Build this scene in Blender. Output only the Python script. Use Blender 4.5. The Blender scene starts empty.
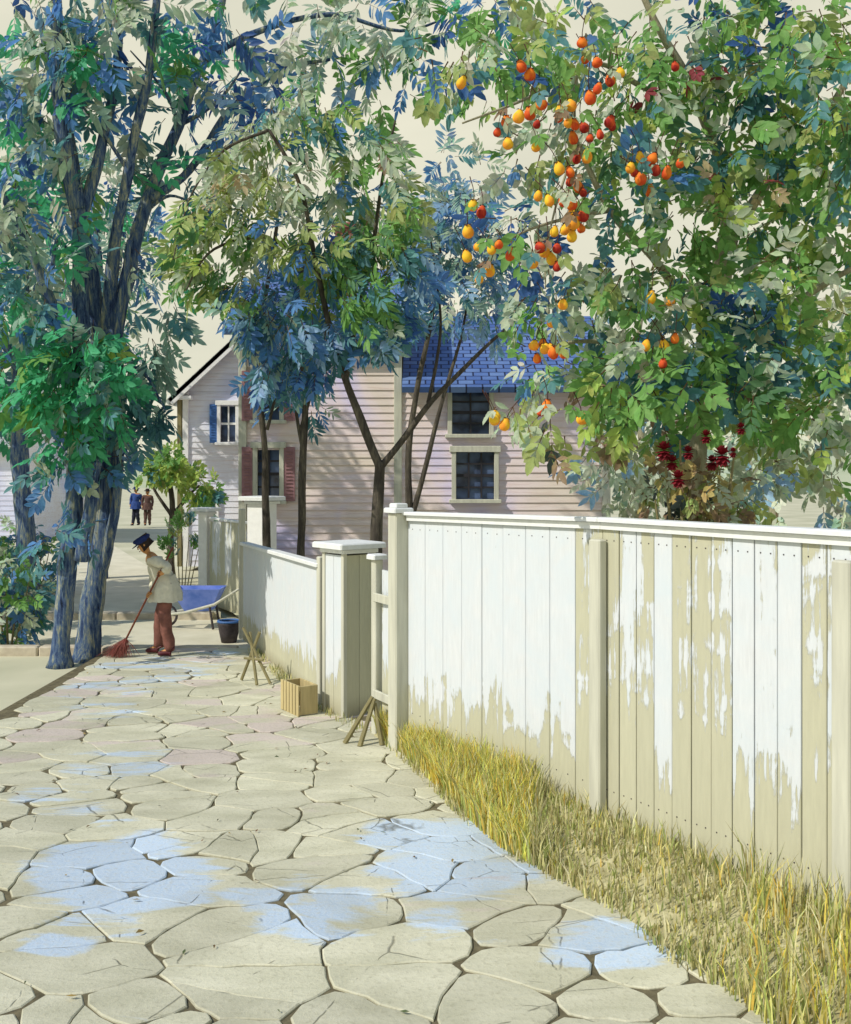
import bpy, math, random
import numpy as np
from mathutils import Vector, Matrix, noise as mnoise

random.seed(7); rng = np.random.default_rng(11)
PI = math.pi
scene = bpy.context.scene
col = scene.collection
CAMH, HOR, F, CX = 2.6, 470.0, 1000.0, 425.5

def P(px, py, d):
    return Vector(((px-CX)*d/F, d, CAMH+(HOR-py)*d/F))
def s2l(c):
    return tuple(((v/255)/12.92 if v/255 <= .04045 else ((v/255+.055)/1.055)**2.4) for v in c)
def C4(r, g, b): return (*s2l((r, g, b)), 1.0)

# ------------------------------------------------------------------ materials
class NT:
    def __init__(s, name):
        s.m = bpy.data.materials.new(name); s.m.use_nodes = True
        s.t = s.m.node_tree; s.n = s.t.nodes; s.l = s.t.links
        s.b = s.n['Principled BSDF']
    def node(s, typ, **kw):
        n = s.n.new(typ)
        for k, v in kw.items():
            if k.startswith('i_'):
                n.inputs[k[2:].replace('_', ' ')].default_value = v
            else: setattr(n, k, v)
        return n
    def link(s, a, b): s.l.new(a, b)
    def noise(s, scale=5, detail=4, vec=None, rough=.55, dist=0.0):
        n = s.node('ShaderNodeTexNoise'); n.inputs['Scale'].default_value = scale
        n.inputs['Detail'].default_value = detail; n.inputs['Roughness'].default_value = rough
        n.inputs['Distortion'].default_value = dist
        if vec is not None: s.link(vec, n.inputs['Vector'])
        return n.outputs['Fac']
    def pos(s, scale=(1, 1, 1)):
        g = s.node('ShaderNodeNewGeometry'); mp = s.node('ShaderNodeMapping')
        mp.inputs['Scale'].default_value = scale
        s.link(g.outputs['Position'], mp.inputs['Vector']); return mp.outputs['Vector']
    def ramp(s, fac, stops):
        r = s.node('ShaderNodeValToRGB'); e = r.color_ramp.elements
        while len(e) < len(stops): e.new(.5)
        for q, (p, c) in zip(e, stops): q.position = p; q.color = c
        s.link(fac, r.inputs['Fac']); return r.outputs['Color']
    def mix(s, f, a, b, mode='MIX'):
        m = s.node('ShaderNodeMix', data_type='RGBA', blend_type=mode)
        for idx, v in ((0, f), (6, a), (7, b)):
            if isinstance(v, (int, float, tuple)): m.inputs[idx].default_value = v
            else: s.link(v, m.inputs[idx])
        return m.outputs[2]
    def math(s, op, a, b=0.0, c=None):
        m = s.node('ShaderNodeMath', operation=op)
        for i, v in enumerate((a, b, c)):
            if v is None: continue
            if isinstance(v, (int, float)): m.inputs[i].default_value = v
            else: s.link(v, m.inputs[i])
        return m.outputs[0]
    def maprange(s, v, a, b, c=0, d=1):
        m = s.node('ShaderNodeMapRange'); s.link(v, m.inputs[0])
        for i, q in zip((1, 2, 3, 4), (a, b, c, d)): m.inputs[i].default_value = q
        return m.outputs[0]
    def attr(s, name='Col'):
        return s.node('ShaderNodeAttribute', attribute_name=name)
    def bump(s, h, strength=.3, dist=.01):
        b = s.node('ShaderNodeBump'); b.inputs['Strength'].default_value = strength
        b.inputs['Distance'].default_value = dist
        s.link(h, b.inputs['Height']); s.link(b.outputs['Normal'], s.b.inputs['Normal'])
    def base(s, c):
        if isinstance(c, tuple): s.b.inputs['Base Color'].default_value = c
        else: s.link(c, s.b.inputs['Base Color'])
    def rough(s, v):
        if isinstance(v, (int, float)): s.b.inputs['Roughness'].default_value = v
        else: s.link(v, s.b.inputs['Roughness'])
def fin(t, spec=.3):
    t.b.inputs['Specular IOR Level'].default_value = spec
    return t.m

def simple(name, c, var=.12, rough=.8, scale=12, bump=.2, dist=.006, stretch=(1, 1, 1), c2=None):
    t = NT(name); v = t.pos(stretch); n = t.noise(scale, 5, v)
    if c2 is None:
        a = tuple(x*(1-var) for x in c[:3])+(1,); b = tuple(min(1, x*(1+var)) for x in c[:3])+(1,)
    else: a, b = c, c2
    t.base(t.ramp(n, [(.3, a), (.7, b)])); t.rough(rough); t.bump(n, bump, dist)
    return fin(t)

def leaf_mat(name, trans=.48):
    t = NT(name); a = t.attr()
    n = t.noise(30, 3, t.pos()); c = t.mix(.35, a.outputs['Color'], t.ramp(n, [(.35, (.55, .6, .55, 1)), (.65, (1.15, 1.1, 1.0, 1))]), 'MULTIPLY')
    t.base(c); t.rough(.55); fin(t, .25)
    tr = t.node('ShaderNodeBsdfTranslucent'); t.link(c, tr.inputs['Color'])
    mx = t.node('ShaderNodeMixShader'); mx.inputs[0].default_value = trans
    out = t.n['Material Output']
    t.link(t.b.outputs[0], mx.inputs[1]); t.link(tr.outputs[0], mx.inputs[2]); t.link(mx.outputs[0], out.inputs[0])
    return t.m

def wash_wood(name, white, bare):
    """whitewashed boards: paint worn off the bare timber; attribute Col.r = wear of the board, Col.g = height fraction, Col.b random"""
    t = NT(name); a = t.attr(); sep = t.node('ShaderNodeSeparateColor'); t.link(a.outputs['Color'], sep.inputs[0])
    wear_shade, hf, rb = sep.outputs[0], sep.outputs[1], sep.outputs[2]
    streak = t.noise(2.2, 5, t.pos((7.5, 7.5, .40)), .62)
    fine = t.noise(40, 4, t.pos((1, 1, .12)), .6)
    patch = t.noise(3.1, 3, t.pos((1, 1, 1.2)), .5, .8)
    foot = t.maprange(hf, .46, .0, 0, .62)
    v = t.math('ADD', t.math('MULTIPLY', streak, .75), t.math('MULTIPLY', patch, .45))
    v = t.math('ADD', v, t.math('MULTIPLY', wear_shade, .52))
    v = t.math('ADD', v, foot); v = t.math('ADD', v, t.math('MULTIPLY', t.noise(14, 6, t.pos((1.6, 1.6, .35)), .75), .30))
    m = t.maprange(v, 1.00, 1.045)
    wc = t.mix(t.maprange(fine, .35, .7), white, tuple(x*.90 for x in white[:3])+(1,))
    wc = t.mix(t.maprange(patch, .3, .75), wc, tuple(x*y for x, y in zip(white[:3], (.9, .95, .98)))+(1,))
    bc = t.mix(fine, tuple(x*.82 for x in bare[:3])+(1,), tuple(min(1, x*1.12) for x in bare[:3])+(1,))
    wc = t.mix(t.maprange(hf, .16, .0, 0, .5), wc, C4(150, 140, 108))
    bc = t.mix(t.maprange(hf, .12, .0, 0, .6), bc, C4(120, 110, 80))
    bc = t.mix(t.math('MULTIPLY', rb, .5), bc, tuple(x*.8 for x in bare[:3])+(1,))
    t.base(t.mix(m, wc, bc)); t.rough(.75)
    t.bump(t.math('SUBTRACT', fine, t.math('MULTIPLY', m, 1.2)), .7, .004)
    return fin(t)

def clap_mat(name, a, b, c):
    t = NT(name); v = t.pos((1, 1, 1)); n1 = t.noise(.55, 3, v, .5, .6); n2 = t.noise(6, 5, t.pos((.25, 1, 4)))
    c1 = t.ramp(n1, [(.34, a), (.5, b), (.66, c)])
    c1 = t.mix(t.maprange(n2, .5, .75, 0, .35), c1, C4(176, 130, 112))
    t.base(c1); t.rough(.8); t.bump(n2, .2, .004); return fin(t)

def shingle_mat(name, a, b, gap, sx=2.2):
    t = NT(name); tc = t.node('ShaderNodeTexCoord'); br = t.node('ShaderNodeTexBrick')
    uv = t.node('ShaderNodeUVMap'); t.link(uv.outputs[0], br.inputs['Vector'])
    br.inputs['Scale'].default_value = 1; br.inputs['Brick Width'].default_value = .32; br.inputs['Row Height'].default_value = .22
    br.inputs['Mortar Size'].default_value = .018; br.inputs['Mortar Smooth'].default_value = .2
    br.inputs['Color1'].default_value = a; br.inputs['Color2'].default_value = b; br.inputs['Mortar'].default_value = gap
    n = t.noise(1.6, 4, t.pos()); c = t.mix(.55, br.outputs['Color'], t.ramp(n, [(.3, (.55, .62, .7, 1)), (.7, (1.35, 1.3, 1.2, 1))]), 'MULTIPLY')
    t.base(c); t.rough(.6); t.bump(t.math('SUBTRACT', 1.0, br.outputs['Fac']), .5, .015); return fin(t)

def bark_mat(name, stops, scale=3.0, bump=.8):
    t = NT(name); n = t.noise(scale*1.5, 8, t.pos((2.4, 2.4, .5)), .7, .5); f = t.noise(30, 6, t.pos((1, 1, .14)), .75)
    v = t.math('ADD', t.math('MULTIPLY', n, .55), t.math('MULTIPLY', f, .45))
    t.base(t.ramp(v, stops)); t.rough(.9); t.bump(f, bump, .03); return fin(t, .15)

def slab_mat():
    t = NT('flagstone'); a = t.attr(); n = t.noise(1.7, 6, t.pos((.8, 2.0, 1)), .62, .4); f = t.noise(34, 6, t.pos(), .7)
    st = t.noise(1.5, 7, t.pos((.55, 1.9, 1)), .68, .9)
    sep = t.node('ShaderNodeSeparateColor'); t.link(a.outputs['Color'], sep.inputs[0])
    base = t.mix(t.maprange(n, .35, .68), C4(190, 187, 160), C4(214, 210, 184))
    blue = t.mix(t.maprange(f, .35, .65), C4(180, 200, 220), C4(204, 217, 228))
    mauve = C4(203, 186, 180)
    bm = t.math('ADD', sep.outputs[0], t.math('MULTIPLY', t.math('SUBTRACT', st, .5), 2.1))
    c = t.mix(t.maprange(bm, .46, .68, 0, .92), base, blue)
    mm = t.math('ADD', sep.outputs[1], t.math('SUBTRACT', n, .5))
    c = t.mix(t.maprange(mm, .66, .8, 0, .7), c, mauve)
    sh = t.node('ShaderNodeMix', data_type='RGBA', blend_type='MULTIPLY'); sh.inputs[0].default_value = 1
    t.link(c, sh.inputs[6]); k = t.maprange(sep.outputs[2], 0, 1, .86, 1.08)
    cc = t.node('ShaderNodeCombineColor'); [t.link(k, cc.inputs[i]) for i in range(3)]
    t.link(cc.outputs[0], sh.inputs[7])
    big = t.noise(.7, 5, t.pos(), .6, 1.2); stain = t.mix(t.maprange(big, .5, .72, 0, .38), sh.outputs[2], C4(150, 146, 122))
    vr = t.node('ShaderNodeTexVoronoi', feature='DISTANCE_TO_EDGE'); vr.inputs['Scale'].default_value = 1.3; dv = t.node('ShaderNodeVectorMath', operation='ADD'); nz = t.node('ShaderNodeTexNoise'); nz.inputs['Scale'].default_value = 3; nz.inputs['Detail'].default_value = 6
    t.link(t.pos((1, 1.5, 0)), dv.inputs[0]); t.link(nz.outputs['Color'], dv.inputs[1]); t.link(dv.outputs[0], vr.inputs['Vector'])
    crk = t.math('MULTIPLY', t.maprange(vr.outputs['Distance'], .0, .009, 1, 0), t.maprange(st, .5, .56, 0, .7))
    stain = t.mix(crk, stain, C4(84, 80, 64))
    grime = t.mix(t.maprange(f, .52, .72, 0, .4), stain, C4(134, 128, 102))
    t.base(grime); t.rough(.82)
    t.bump(t.math('SUBTRACT', t.math('ADD', t.math('MULTIPLY', f, .5), n), t.math('MULTIPLY', crk, .8)), .55, .02); return fin(t, .25)

M = {}
M['leaf'] = leaf_mat('leaf'); M['leafpale'] = leaf_mat('leaf_distant', .3)
M['grass'] = leaf_mat('grass_blade', .3)
M['fence'] = wash_wood('whitewashed_boards', C4(216, 219, 221), C4(194, 192, 166))
M['cap'] = simple('white_rail_paint', C4(226, 228, 226), .06, .6, 18, .2)
M['post'] = simple('bare_post_timber', C4(194, 193, 176), .14, .85, 16, .5, .006, (1, 1, .1))
M['whitepaint'] = simple('white_paint', C4(233, 233, 230), .06, .7, 9, .2)
M['slab'] = slab_mat()
M['joint'] = simple('joint_soil', C4(104, 96, 72), .4, .95, 14, .6, .02)
M['dirt'] = simple('road_dirt', C4(196, 190, 164), .0, .95, 1.6, .5, .03, c2=C4(216, 210, 186))
M['verge'] = simple('verge_soil', C4(150, 142, 100), .0, .95, 9, 1.0, .05, c2=C4(204, 196, 152))
M['kerb'] = simple('kerb_stone', C4(176, 164, 144), .0, .85, 6, .5, .02, c2=C4(208, 198, 176))
M['barkblue'] = bark_mat('elm_bark', [(.36, C4(30, 38, 52)), (.44, C4(56, 74, 112)), (.5, C4(88, 110, 140)), (.55, C4(132, 140, 132)), (.62, C4(186, 182, 158))])
M['barkdark'] = bark_mat('dark_bark', [(.3, C4(40, 36, 34)), (.5, C4(84, 78, 70)), (.7, C4(140, 132, 110))])
M['barkpale'] = bark_mat('pale_bark', [(.3, C4(110, 104, 84)), (.5, C4(168, 162, 136)), (.7, C4(206, 200, 176))])
M['clappink'] = clap_mat('pink_clapboard', C4(208, 200, 232), C4(230, 214, 214), C4(224, 210, 196))
M['clapwhite'] = clap_mat('lavender_clapboard', C4(206, 210, 232), C4(226, 228, 236), C4(222, 220, 222))
M['slate'] = shingle_mat('blue_slate', C4(70, 98, 158), C4(104, 130, 178), C4(34, 42, 72))
M['roofgrey'] = shingle_mat('grey_shingle', C4(150, 156, 152), C4(178, 184, 176), C4(100, 104, 104))
M['brick'] = simple('chimney_brick', C4(150, 96, 84), .2, .9, 14, .4)
M['bluepaint'] = simple('blue_shutter_paint', C4(66, 108, 168), .15, .6, 9)
M['maroon'] = simple('maroon_shutter_paint', C4(150, 112, 116), .2, .7, 9)
M['darkwood'] = simple('dark_sash', C4(46, 44, 50), .2, .6, 9)
def glass():
    t = NT('window_glass'); n = t.noise(2.2, 2, t.pos())
    t.base(t.ramp(n, [(.35, C4(28, 38, 66)), (.65, C4(92, 112, 150))])); t.rough(.12); return fin(t, .6)
M['glass'] = glass()
M['skin'] = simple('skin', C4(196, 140, 86), .06, .6, 20, .05)
M['shirt'] = simple('pale_cloth', C4(206, 202, 182), .12, .9, 14, .5, .015)
M['trouser'] = simple('maroon_cloth', C4(122, 80, 70), .3, .9, 12, .5, .015)
M['shoe'] = simple('shoe_leather', C4(86, 34, 40), .2, .5, 12)
M['cap_blue'] = simple('navy_felt', C4(30, 46, 98), .2, .9, 20, .3)
M['hair'] = simple('dark_hair', C4(46, 36, 30), .2, .8, 40, .5)
M['bluecloth'] = simple('blue_cloth', C4(50, 74, 130), .2, .9, 12, .3)
M['browncloth'] = simple('brown_cloth', C4(94, 70, 62), .2, .9, 12, .3)
M['blackcloth'] = simple('dark_cloth', C4(40, 42, 56), .2, .9, 12, .3)
M['handle'] = simple('broom_pole', C4(120, 66, 48), .25, .7, 30, .2)
M['straw'] = simple('broom_straw', C4(140, 82, 74), .3, .9, 30, .2)
M['twine'] = simple('red_twine', C4(120, 42, 38), .2, .9, 30, .3)
M['barrow'] = simple('blue_barrow_paint', C4(78, 112, 196), .0, .6, 5, .3, c2=C4(128, 148, 222))
M['iron'] = simple('rusty_iron', C4(66, 60, 62), .3, .7, 20, .4)
M['ochrewood'] = simple('ochre_wood', C4(184, 168, 122), .2, .85, 20, .4, .006, (1, 1, .1))
M['greybrown'] = simple('grey_brown_wood', C4(132, 124, 88), .2, .9, 20, .5, .006, (1, 1, .1))
M['flower'] = simple('deep_red_petal', C4(118, 20, 32), .35, .7, 14, .2)
M['pinkpetal'] = simple('pink_petal', C4(176, 92, 108), .2, .7, 14, .2)
def fruit_mat(name, a, b):
    t = NT(name); tc = t.node('ShaderNodeTexCoord'); n = t.noise(9, 3, tc.outputs['Object'], .5, .5)
    t.base(t.ramp(n, [(.42, a), (.6, b)])); t.rough(.68); t.bump(n, .15, .003); return fin(t, .2)
M['fy'] = fruit_mat('yellow_fruit', C4(240, 192, 50), C4(236, 150, 50))
M['fo'] = fruit_mat('orange_fruit', C4(232, 128, 40), C4(206, 74, 34))
M['fr'] = fruit_mat('red_fruit', C4(212, 84, 40), C4(150, 34, 30))
M['calyx'] = simple('fruit_calyx', C4(70, 40, 30), .2, .8)

# ------------------------------------------------------------------ mesh helpers
class MB:
    def __init__(s): s.v = []; s.f = []; s.c = []; s.m = []; s.uv = []
    def add(s, vs, fs, c=(1, 1, 1), m=0):
        o = len(s.v); s.v += [tuple(v) for v in vs]; s.c += [tuple(c)]*len(vs)
        s.f += [tuple(i+o for i in f) for f in fs]; s.m += [m]*len(fs)
    def box(s, c, size, rot=None, col=(1, 1, 1), m=0, taper=1.0):
        x, y, z = [q/2 for q in size]
        vs = [Vector((a*x*(taper if k > 0 else 1), b*y*(taper if k > 0 else 1), k*z)) for k in (-1, 1) for a, b in ((-1, -1), (1, -1), (1, 1), (-1, 1))]
        if rot is not None: vs = [rot @ v for v in vs]
        c = Vector(c); vs = [v+c for v in vs]
        s.add(vs, [(3, 2, 1, 0), (4, 5, 6, 7), (0, 1, 5, 4), (1, 2, 6, 5), (2, 3, 7, 6), (3, 0, 4, 7)], col, m)
    def bbox(s, c, size, rot=None, b=.008, col=(1, 1, 1), m=0):
        """box with chamfered vertical and top edges"""
        x, y, z = [q/2 for q in size]; b = min(b, x*.45, y*.45, z*.45)
        ring = lambda ix: [(-x+ix, -y+ix+b), (-x+ix+b, -y+ix), (x-ix-b, -y+ix), (x-ix, -y+ix+b), (x-ix, y-ix-b), (x-ix-b, y-ix), (-x+ix+b, y-ix), (-x+ix, y-ix-b)]
        vs = [Vector((p[0], p[1], -z)) for p in ring(0)]+[Vector((p[0], p[1], z-b)) for p in ring(0)]+[Vector((p[0], p[1], z)) for p in ring(b)]
        if rot is not None: vs = [rot @ v for v in vs]
        c = Vector(c); vs = [v+c for v in vs]; fs = [tuple(range(7, -1, -1)), tuple(range(16, 24))]
        for r in (0, 8):
            for i in range(8): j = (i+1) % 8; fs.append((r+i, r+j, r+8+j, r+8+i))
        s.add(vs, fs, col, m)
    def tube(s, pts, rad, n=8, col=(1, 1, 1), m=0, bump=0.0, cap=True):
        pts = [Vector(p) for p in pts]
        if not hasattr(rad, '__len__'): rad = [rad]*len(pts)
        vs = []; prev = None
        for i, p in enumerate(pts):
            t = (pts[min(i+1, len(pts)-1)]-pts[max(i-1, 0)]).normalized()
            if prev is None: a = t.orthogonal().normalized()
            else: a = (prev-t*prev.dot(t)).normalized()
            prev = a; b = t.cross(a)
            for k in range(n):
                th = 2*PI*k/n; r = rad[i]
                if bump:
                    q = p+(a*math.cos(th)+b*math.sin(th))*r
                    r *= 1+bump*mnoise.noise(q*2.3/max(.25, 1))+bump*.5*mnoise.noise(Vector((q.x*9, q.y*9, q.z*1.5)))
                vs.append(p+(a*math.cos(th)+b*math.sin(th))*r)
        fs = []
        for i in range(len(pts)-1):
            for k in range(n): j = (k+1) % n; fs.append((i*n+k, i*n+j, (i+1)*n+j, (i+1)*n+k))
        if cap: fs += [tuple(range(n-1, -1, -1)), tuple(range((len(pts)-1)*n, len(pts)*n))]
        s.add(vs, fs, col, m)
    def lathe(s, prof, origin=(0, 0, 0), n=12, col=(1, 1, 1), m=0, ax=Matrix.Identity(3)):
        vs = []; o = Vector(origin)
        for r, z in prof:
            for k in range(n): th = 2*PI*k/n; vs.append(o+ax@Vector((r*math.cos(th), r*math.sin(th), z)))
        fs = []
        for i in range(len(prof)-1):
            for k in range(n): j = (k+1) % n; fs.append((i*n+k, i*n+j, (i+1)*n+j, (i+1)*n+k))
        fs += [tuple(range(n-1, -1, -1)), tuple(range((len(prof)-1)*n, len(prof)*n))]
        s.add(vs, fs, col, m)
    def build(s, name, mats, parent=None, smooth=False, uvf=None):
        if not isinstance(mats, (list, tuple)): mats = [mats]
        me = bpy.data.meshes.new(name)
        loc = Vector((0, 0, 0))
        me.from_pydata(s.v, [], s.f)
        for q in mats: me.materials.append(q)
        me.polygons.foreach_set('material_index', s.m)
        a = me.color_attributes.new('Col', 'FLOAT_COLOR', 'POINT')
        arr = np.ones((len(s.v), 4), np.float32); arr[:, :3] = np.array(s.c, np.float32)[:, :3]
        a.data.foreach_set('color', arr.ravel())
        if smooth: me.polygons.foreach_set('use_smooth', [True]*len(s.f))
        if uvf:
            uv = me.uv_layers.new(name='UVMap')
            for lp in me.loops: uv.data[lp.index].uv = uvf(me.vertices[lp.vertex_index].co)
        me.update()
        o = bpy.data.objects.new(name, me); col.objects.link(o)
        if parent is not None:
            o.parent = parent; o.matrix_parent_inverse = parent_inv(parent)
        return o
INV = {}
def parent_inv(p):
    return INV.get(p.name, Matrix.Identity(4))
def thing(name, label, cat, loc=(0, 0, 0), group=None):
    o = bpy.data.objects.new(name, None); col.objects.link(o); o.location = loc; o.empty_display_size = .2
    INV[o.name] = Matrix.Translation(Vector(loc)).inverted()
    o['label'] = label; o['category'] = cat
    if group: o['group'] = group
    return o
def tag(o, label, cat, group=None):
    o['label'] = label; o['category'] = cat
    if group: o['group'] = group
    return o
def struct(o): o['kind'] = 'structure'; return o
def stuff(o): o['kind'] = 'stuff'; return o
def rotz(a): return Matrix.Rotation(a, 3, 'Z')

# ------------------------------------------------------------------ camera, light, sky
cam = bpy.data.cameras.new('camera'); co = bpy.data.objects.new('camera', cam); col.objects.link(co)
co.location = (0, 0, CAMH); co.rotation_euler = (PI/2, 0, 0)
cam.sensor_fit = 'VERTICAL'; cam.sensor_height = 36; cam.sensor_width = 36*851/1024
cam.lens = 36*F/1024; cam.shift_y = -(512-HOR)/1024; cam.clip_end = 1500; cam.clip_start = .05
scene.camera = co
SUN = Vector((-.86, -.50, .0)).normalized()*math.cos(math.radians(43))+Vector((0, 0, math.sin(math.radians(43))))
sl = bpy.data.lights.new('sun', 'SUN'); sl.energy = 3.0; sl.angle = math.radians(.6); sl.color = (1, .945, .84)
so = bpy.data.objects.new('sun', sl); col.objects.link(so); so.rotation_euler = SUN.to_track_quat('Z', 'Y').to_euler(); so.location = (0, 0, 30)
w = bpy.data.worlds.new('World'); scene.world = w; w.use_nodes = True
wt = w.node_tree; bg = wt.nodes['Background']; bg.inputs['Strength'].default_value = .13
sky = wt.nodes.new('ShaderNodeTexSky'); sky.sky_type = 'NISHITA'; sky.sun_disc = False
sky.sun_elevation = math.radians(43); sky.sun_rotation = math.atan2(SUN.x, SUN.y); sky.dust_density = .1; sky.ozone_density = 5; sky.air_density = 1.3
tc = wt.nodes.new('ShaderNodeTexCoord'); sx = wt.nodes.new('ShaderNodeSeparateXYZ'); wt.links.new(tc.outputs['Generated'], sx.inputs[0])
mr = wt.nodes.new('ShaderNodeMapRange'); wt.links.new(sx.outputs['Z'], mr.inputs[0])
mr.inputs[1].default_value = .43; mr.inputs[2].default_value = .60; mr.inputs[3].default_value = .97; mr.inputs[4].default_value = .0
wn = wt.nodes.new('ShaderNodeTexNoise'); wn.inputs['Scale'].default_value = 3.5; wn.inputs['Detail'].default_value = 5
mpn = wt.nodes.new('ShaderNodeMapping'); mpn.inputs['Scale'].default_value = (1, 1, 2.6); wt.links.new(tc.outputs['Generated'], mpn.inputs[0]); wt.links.new(mpn.outputs[0], wn.inputs['Vector'])
wr = wt.nodes.new('ShaderNodeValToRGB'); e = wr.color_ramp.elements
e[0].position = .3; e[0].color = (.58, .57, .45, 1); e[1].position = .66; e[1].color = (.73, .70, .55, 1)
wt.links.new(wn.outputs['Fac'], wr.inputs[0])
ws = wt.nodes.new('ShaderNodeVectorMath'); ws.operation = 'SCALE'; ws.inputs['Scale'].default_value = 7.7; wt.links.new(wr.outputs[0], ws.inputs[0])
wm = wt.nodes.new('ShaderNodeMix'); wm.data_type = 'RGBA'
wt.links.new(mr.outputs[0], wm.inputs[0]); wt.links.new(sky.outputs[0], wm.inputs[6]); wt.links.new(ws.outputs[0], wm.inputs[7])
wt.links.new(wm.outputs[2], bg.inputs[0])
vs = scene.view_settings; vs.view_transform = 'Standard'; vs.look = 'None'; vs.exposure = 0.26; vs.gamma = 1
scene.cycles.use_denoising = True; scene.cycles.max_bounces = 6; scene.cycles.diffuse_bounces = 3; scene.cycles.transmission_bounces = 3

# ------------------------------------------------------------------ ground, road, pavement
def fx(d):   # fence line: X at depth d
    return -.24-.637*(d-9.45) if d < 9.45 else (-.24-.55*(d-9.45) if d < 11.1 else -1.147-.386*(d-11.1))
def vx(d):   # edge between flagstones and the grass verge
    pts = [(3, 2.6), (4.4, 1.75), (5.15, 1.42), (5.98, 1.05), (6.93, .5), (8.2, .1), (9.45, -.32), (11.1, -1.2), (14.6, -2.7)]
    if d <= 3: return pts[0][1]
    for (a, xa), (b, xb) in zip(pts, pts[1:]):
        if d <= b: return xa+(xb-xa)*(d-a)/(b-a)
    return pts[-1][1]
mb = MB(); N = 60; R = 500
g = [(-R+2*R*(i/N)) for i in range(N+1)]
mb.add([(x, y, -.12) for y in g for x in g], [(j*(N+1)+i, j*(N+1)+i+1, (j+1)*(N+1)+i+1, (j+1)*(N+1)+i) for j in range(N) for i in range(N)])
gm = simple('ground_earth', C4(178, 176, 146), .0, .95, .5, .4, .05, c2=C4(205, 200, 172))
struct(mb.build('ground', gm))
# pavement platform under the flagstones
mb = MB()
out = [(-4.6, 1), (3.5, 1)]+[(fx(d)+.25, d) for d in (4, 6, 8, 9.45, 11.1, 14.6)]+[(-4.6, 14.6)]
n = len(out)
mb.add([(x, y, -.2) for x, y in out]+[(x, y, -.007) for x, y in out], [tuple(range(n, 2*n))]+[(i, (i+1) % n, n+(i+1) % n, n+i) for i in range(n)])
struct(mb.build('pavement', M['joint']))
# flagstones (irregular polygons)
def clip(poly, a, b, c):   # keep a*x+b*y<=c
    out = []
    for i in range(len(poly)):
        p, q = poly[i], poly[(i+1) % len(poly)]
        dp, dq = a*p[0]+b*p[1]-c, a*q[0]+b*q[1]-c
        if dp <= 0: out.append(p)
        if dp*dq < 0:
            t = dp/(dp-dq); out.append((p[0]+t*(q[0]-p[0]), p[1]+t*(q[1]-p[1])))
    return out
seeds = []; y = 2.2; row = 0
while y < 14.9:
    hgt = random.uniform(.20, .40); x = -4.9+random.uniform(0, .6)
    while x < 3.6:
        wd = random.choice((.3, .45, .6, .85, 1.15)); seeds.append((x+wd/2, y+random.uniform(-.17, .17))); x += wd
    y += hgt
mb = MB(); AN = 1.75
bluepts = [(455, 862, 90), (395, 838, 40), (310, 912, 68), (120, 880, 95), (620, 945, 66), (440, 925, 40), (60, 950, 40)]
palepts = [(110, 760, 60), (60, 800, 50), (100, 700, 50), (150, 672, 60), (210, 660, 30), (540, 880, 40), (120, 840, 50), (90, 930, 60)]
def slabpoly(i):
    sx_, sy_ = seeds[i]
    poly = [(sx_-1.6, sy_-1.2), (sx_+1.6, sy_-1.2), (sx_+1.6, sy_+1.2), (sx_-1.6, sy_+1.2)]
    for j, (qx, qy) in enumerate(seeds):
        if j == i or abs(qx-sx_) > 2.6 or abs(qy-sy_) > 1.8: continue
        a, b = qx-sx_, (qy-sy_)*AN
        mx, my = (qx+sx_)/2, (qy+sy_)/2
        poly = clip(poly, a, b, a*mx+b*my)
        if len(poly) < 3: return None
    # clip to pavement bounds
    poly = clip(poly, 0, 1, 14.58); poly = clip(poly, 0, -1, -1.8); poly = clip(poly, -1, 0, 4.45)
    return poly if len(poly) > 2 else None
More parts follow.
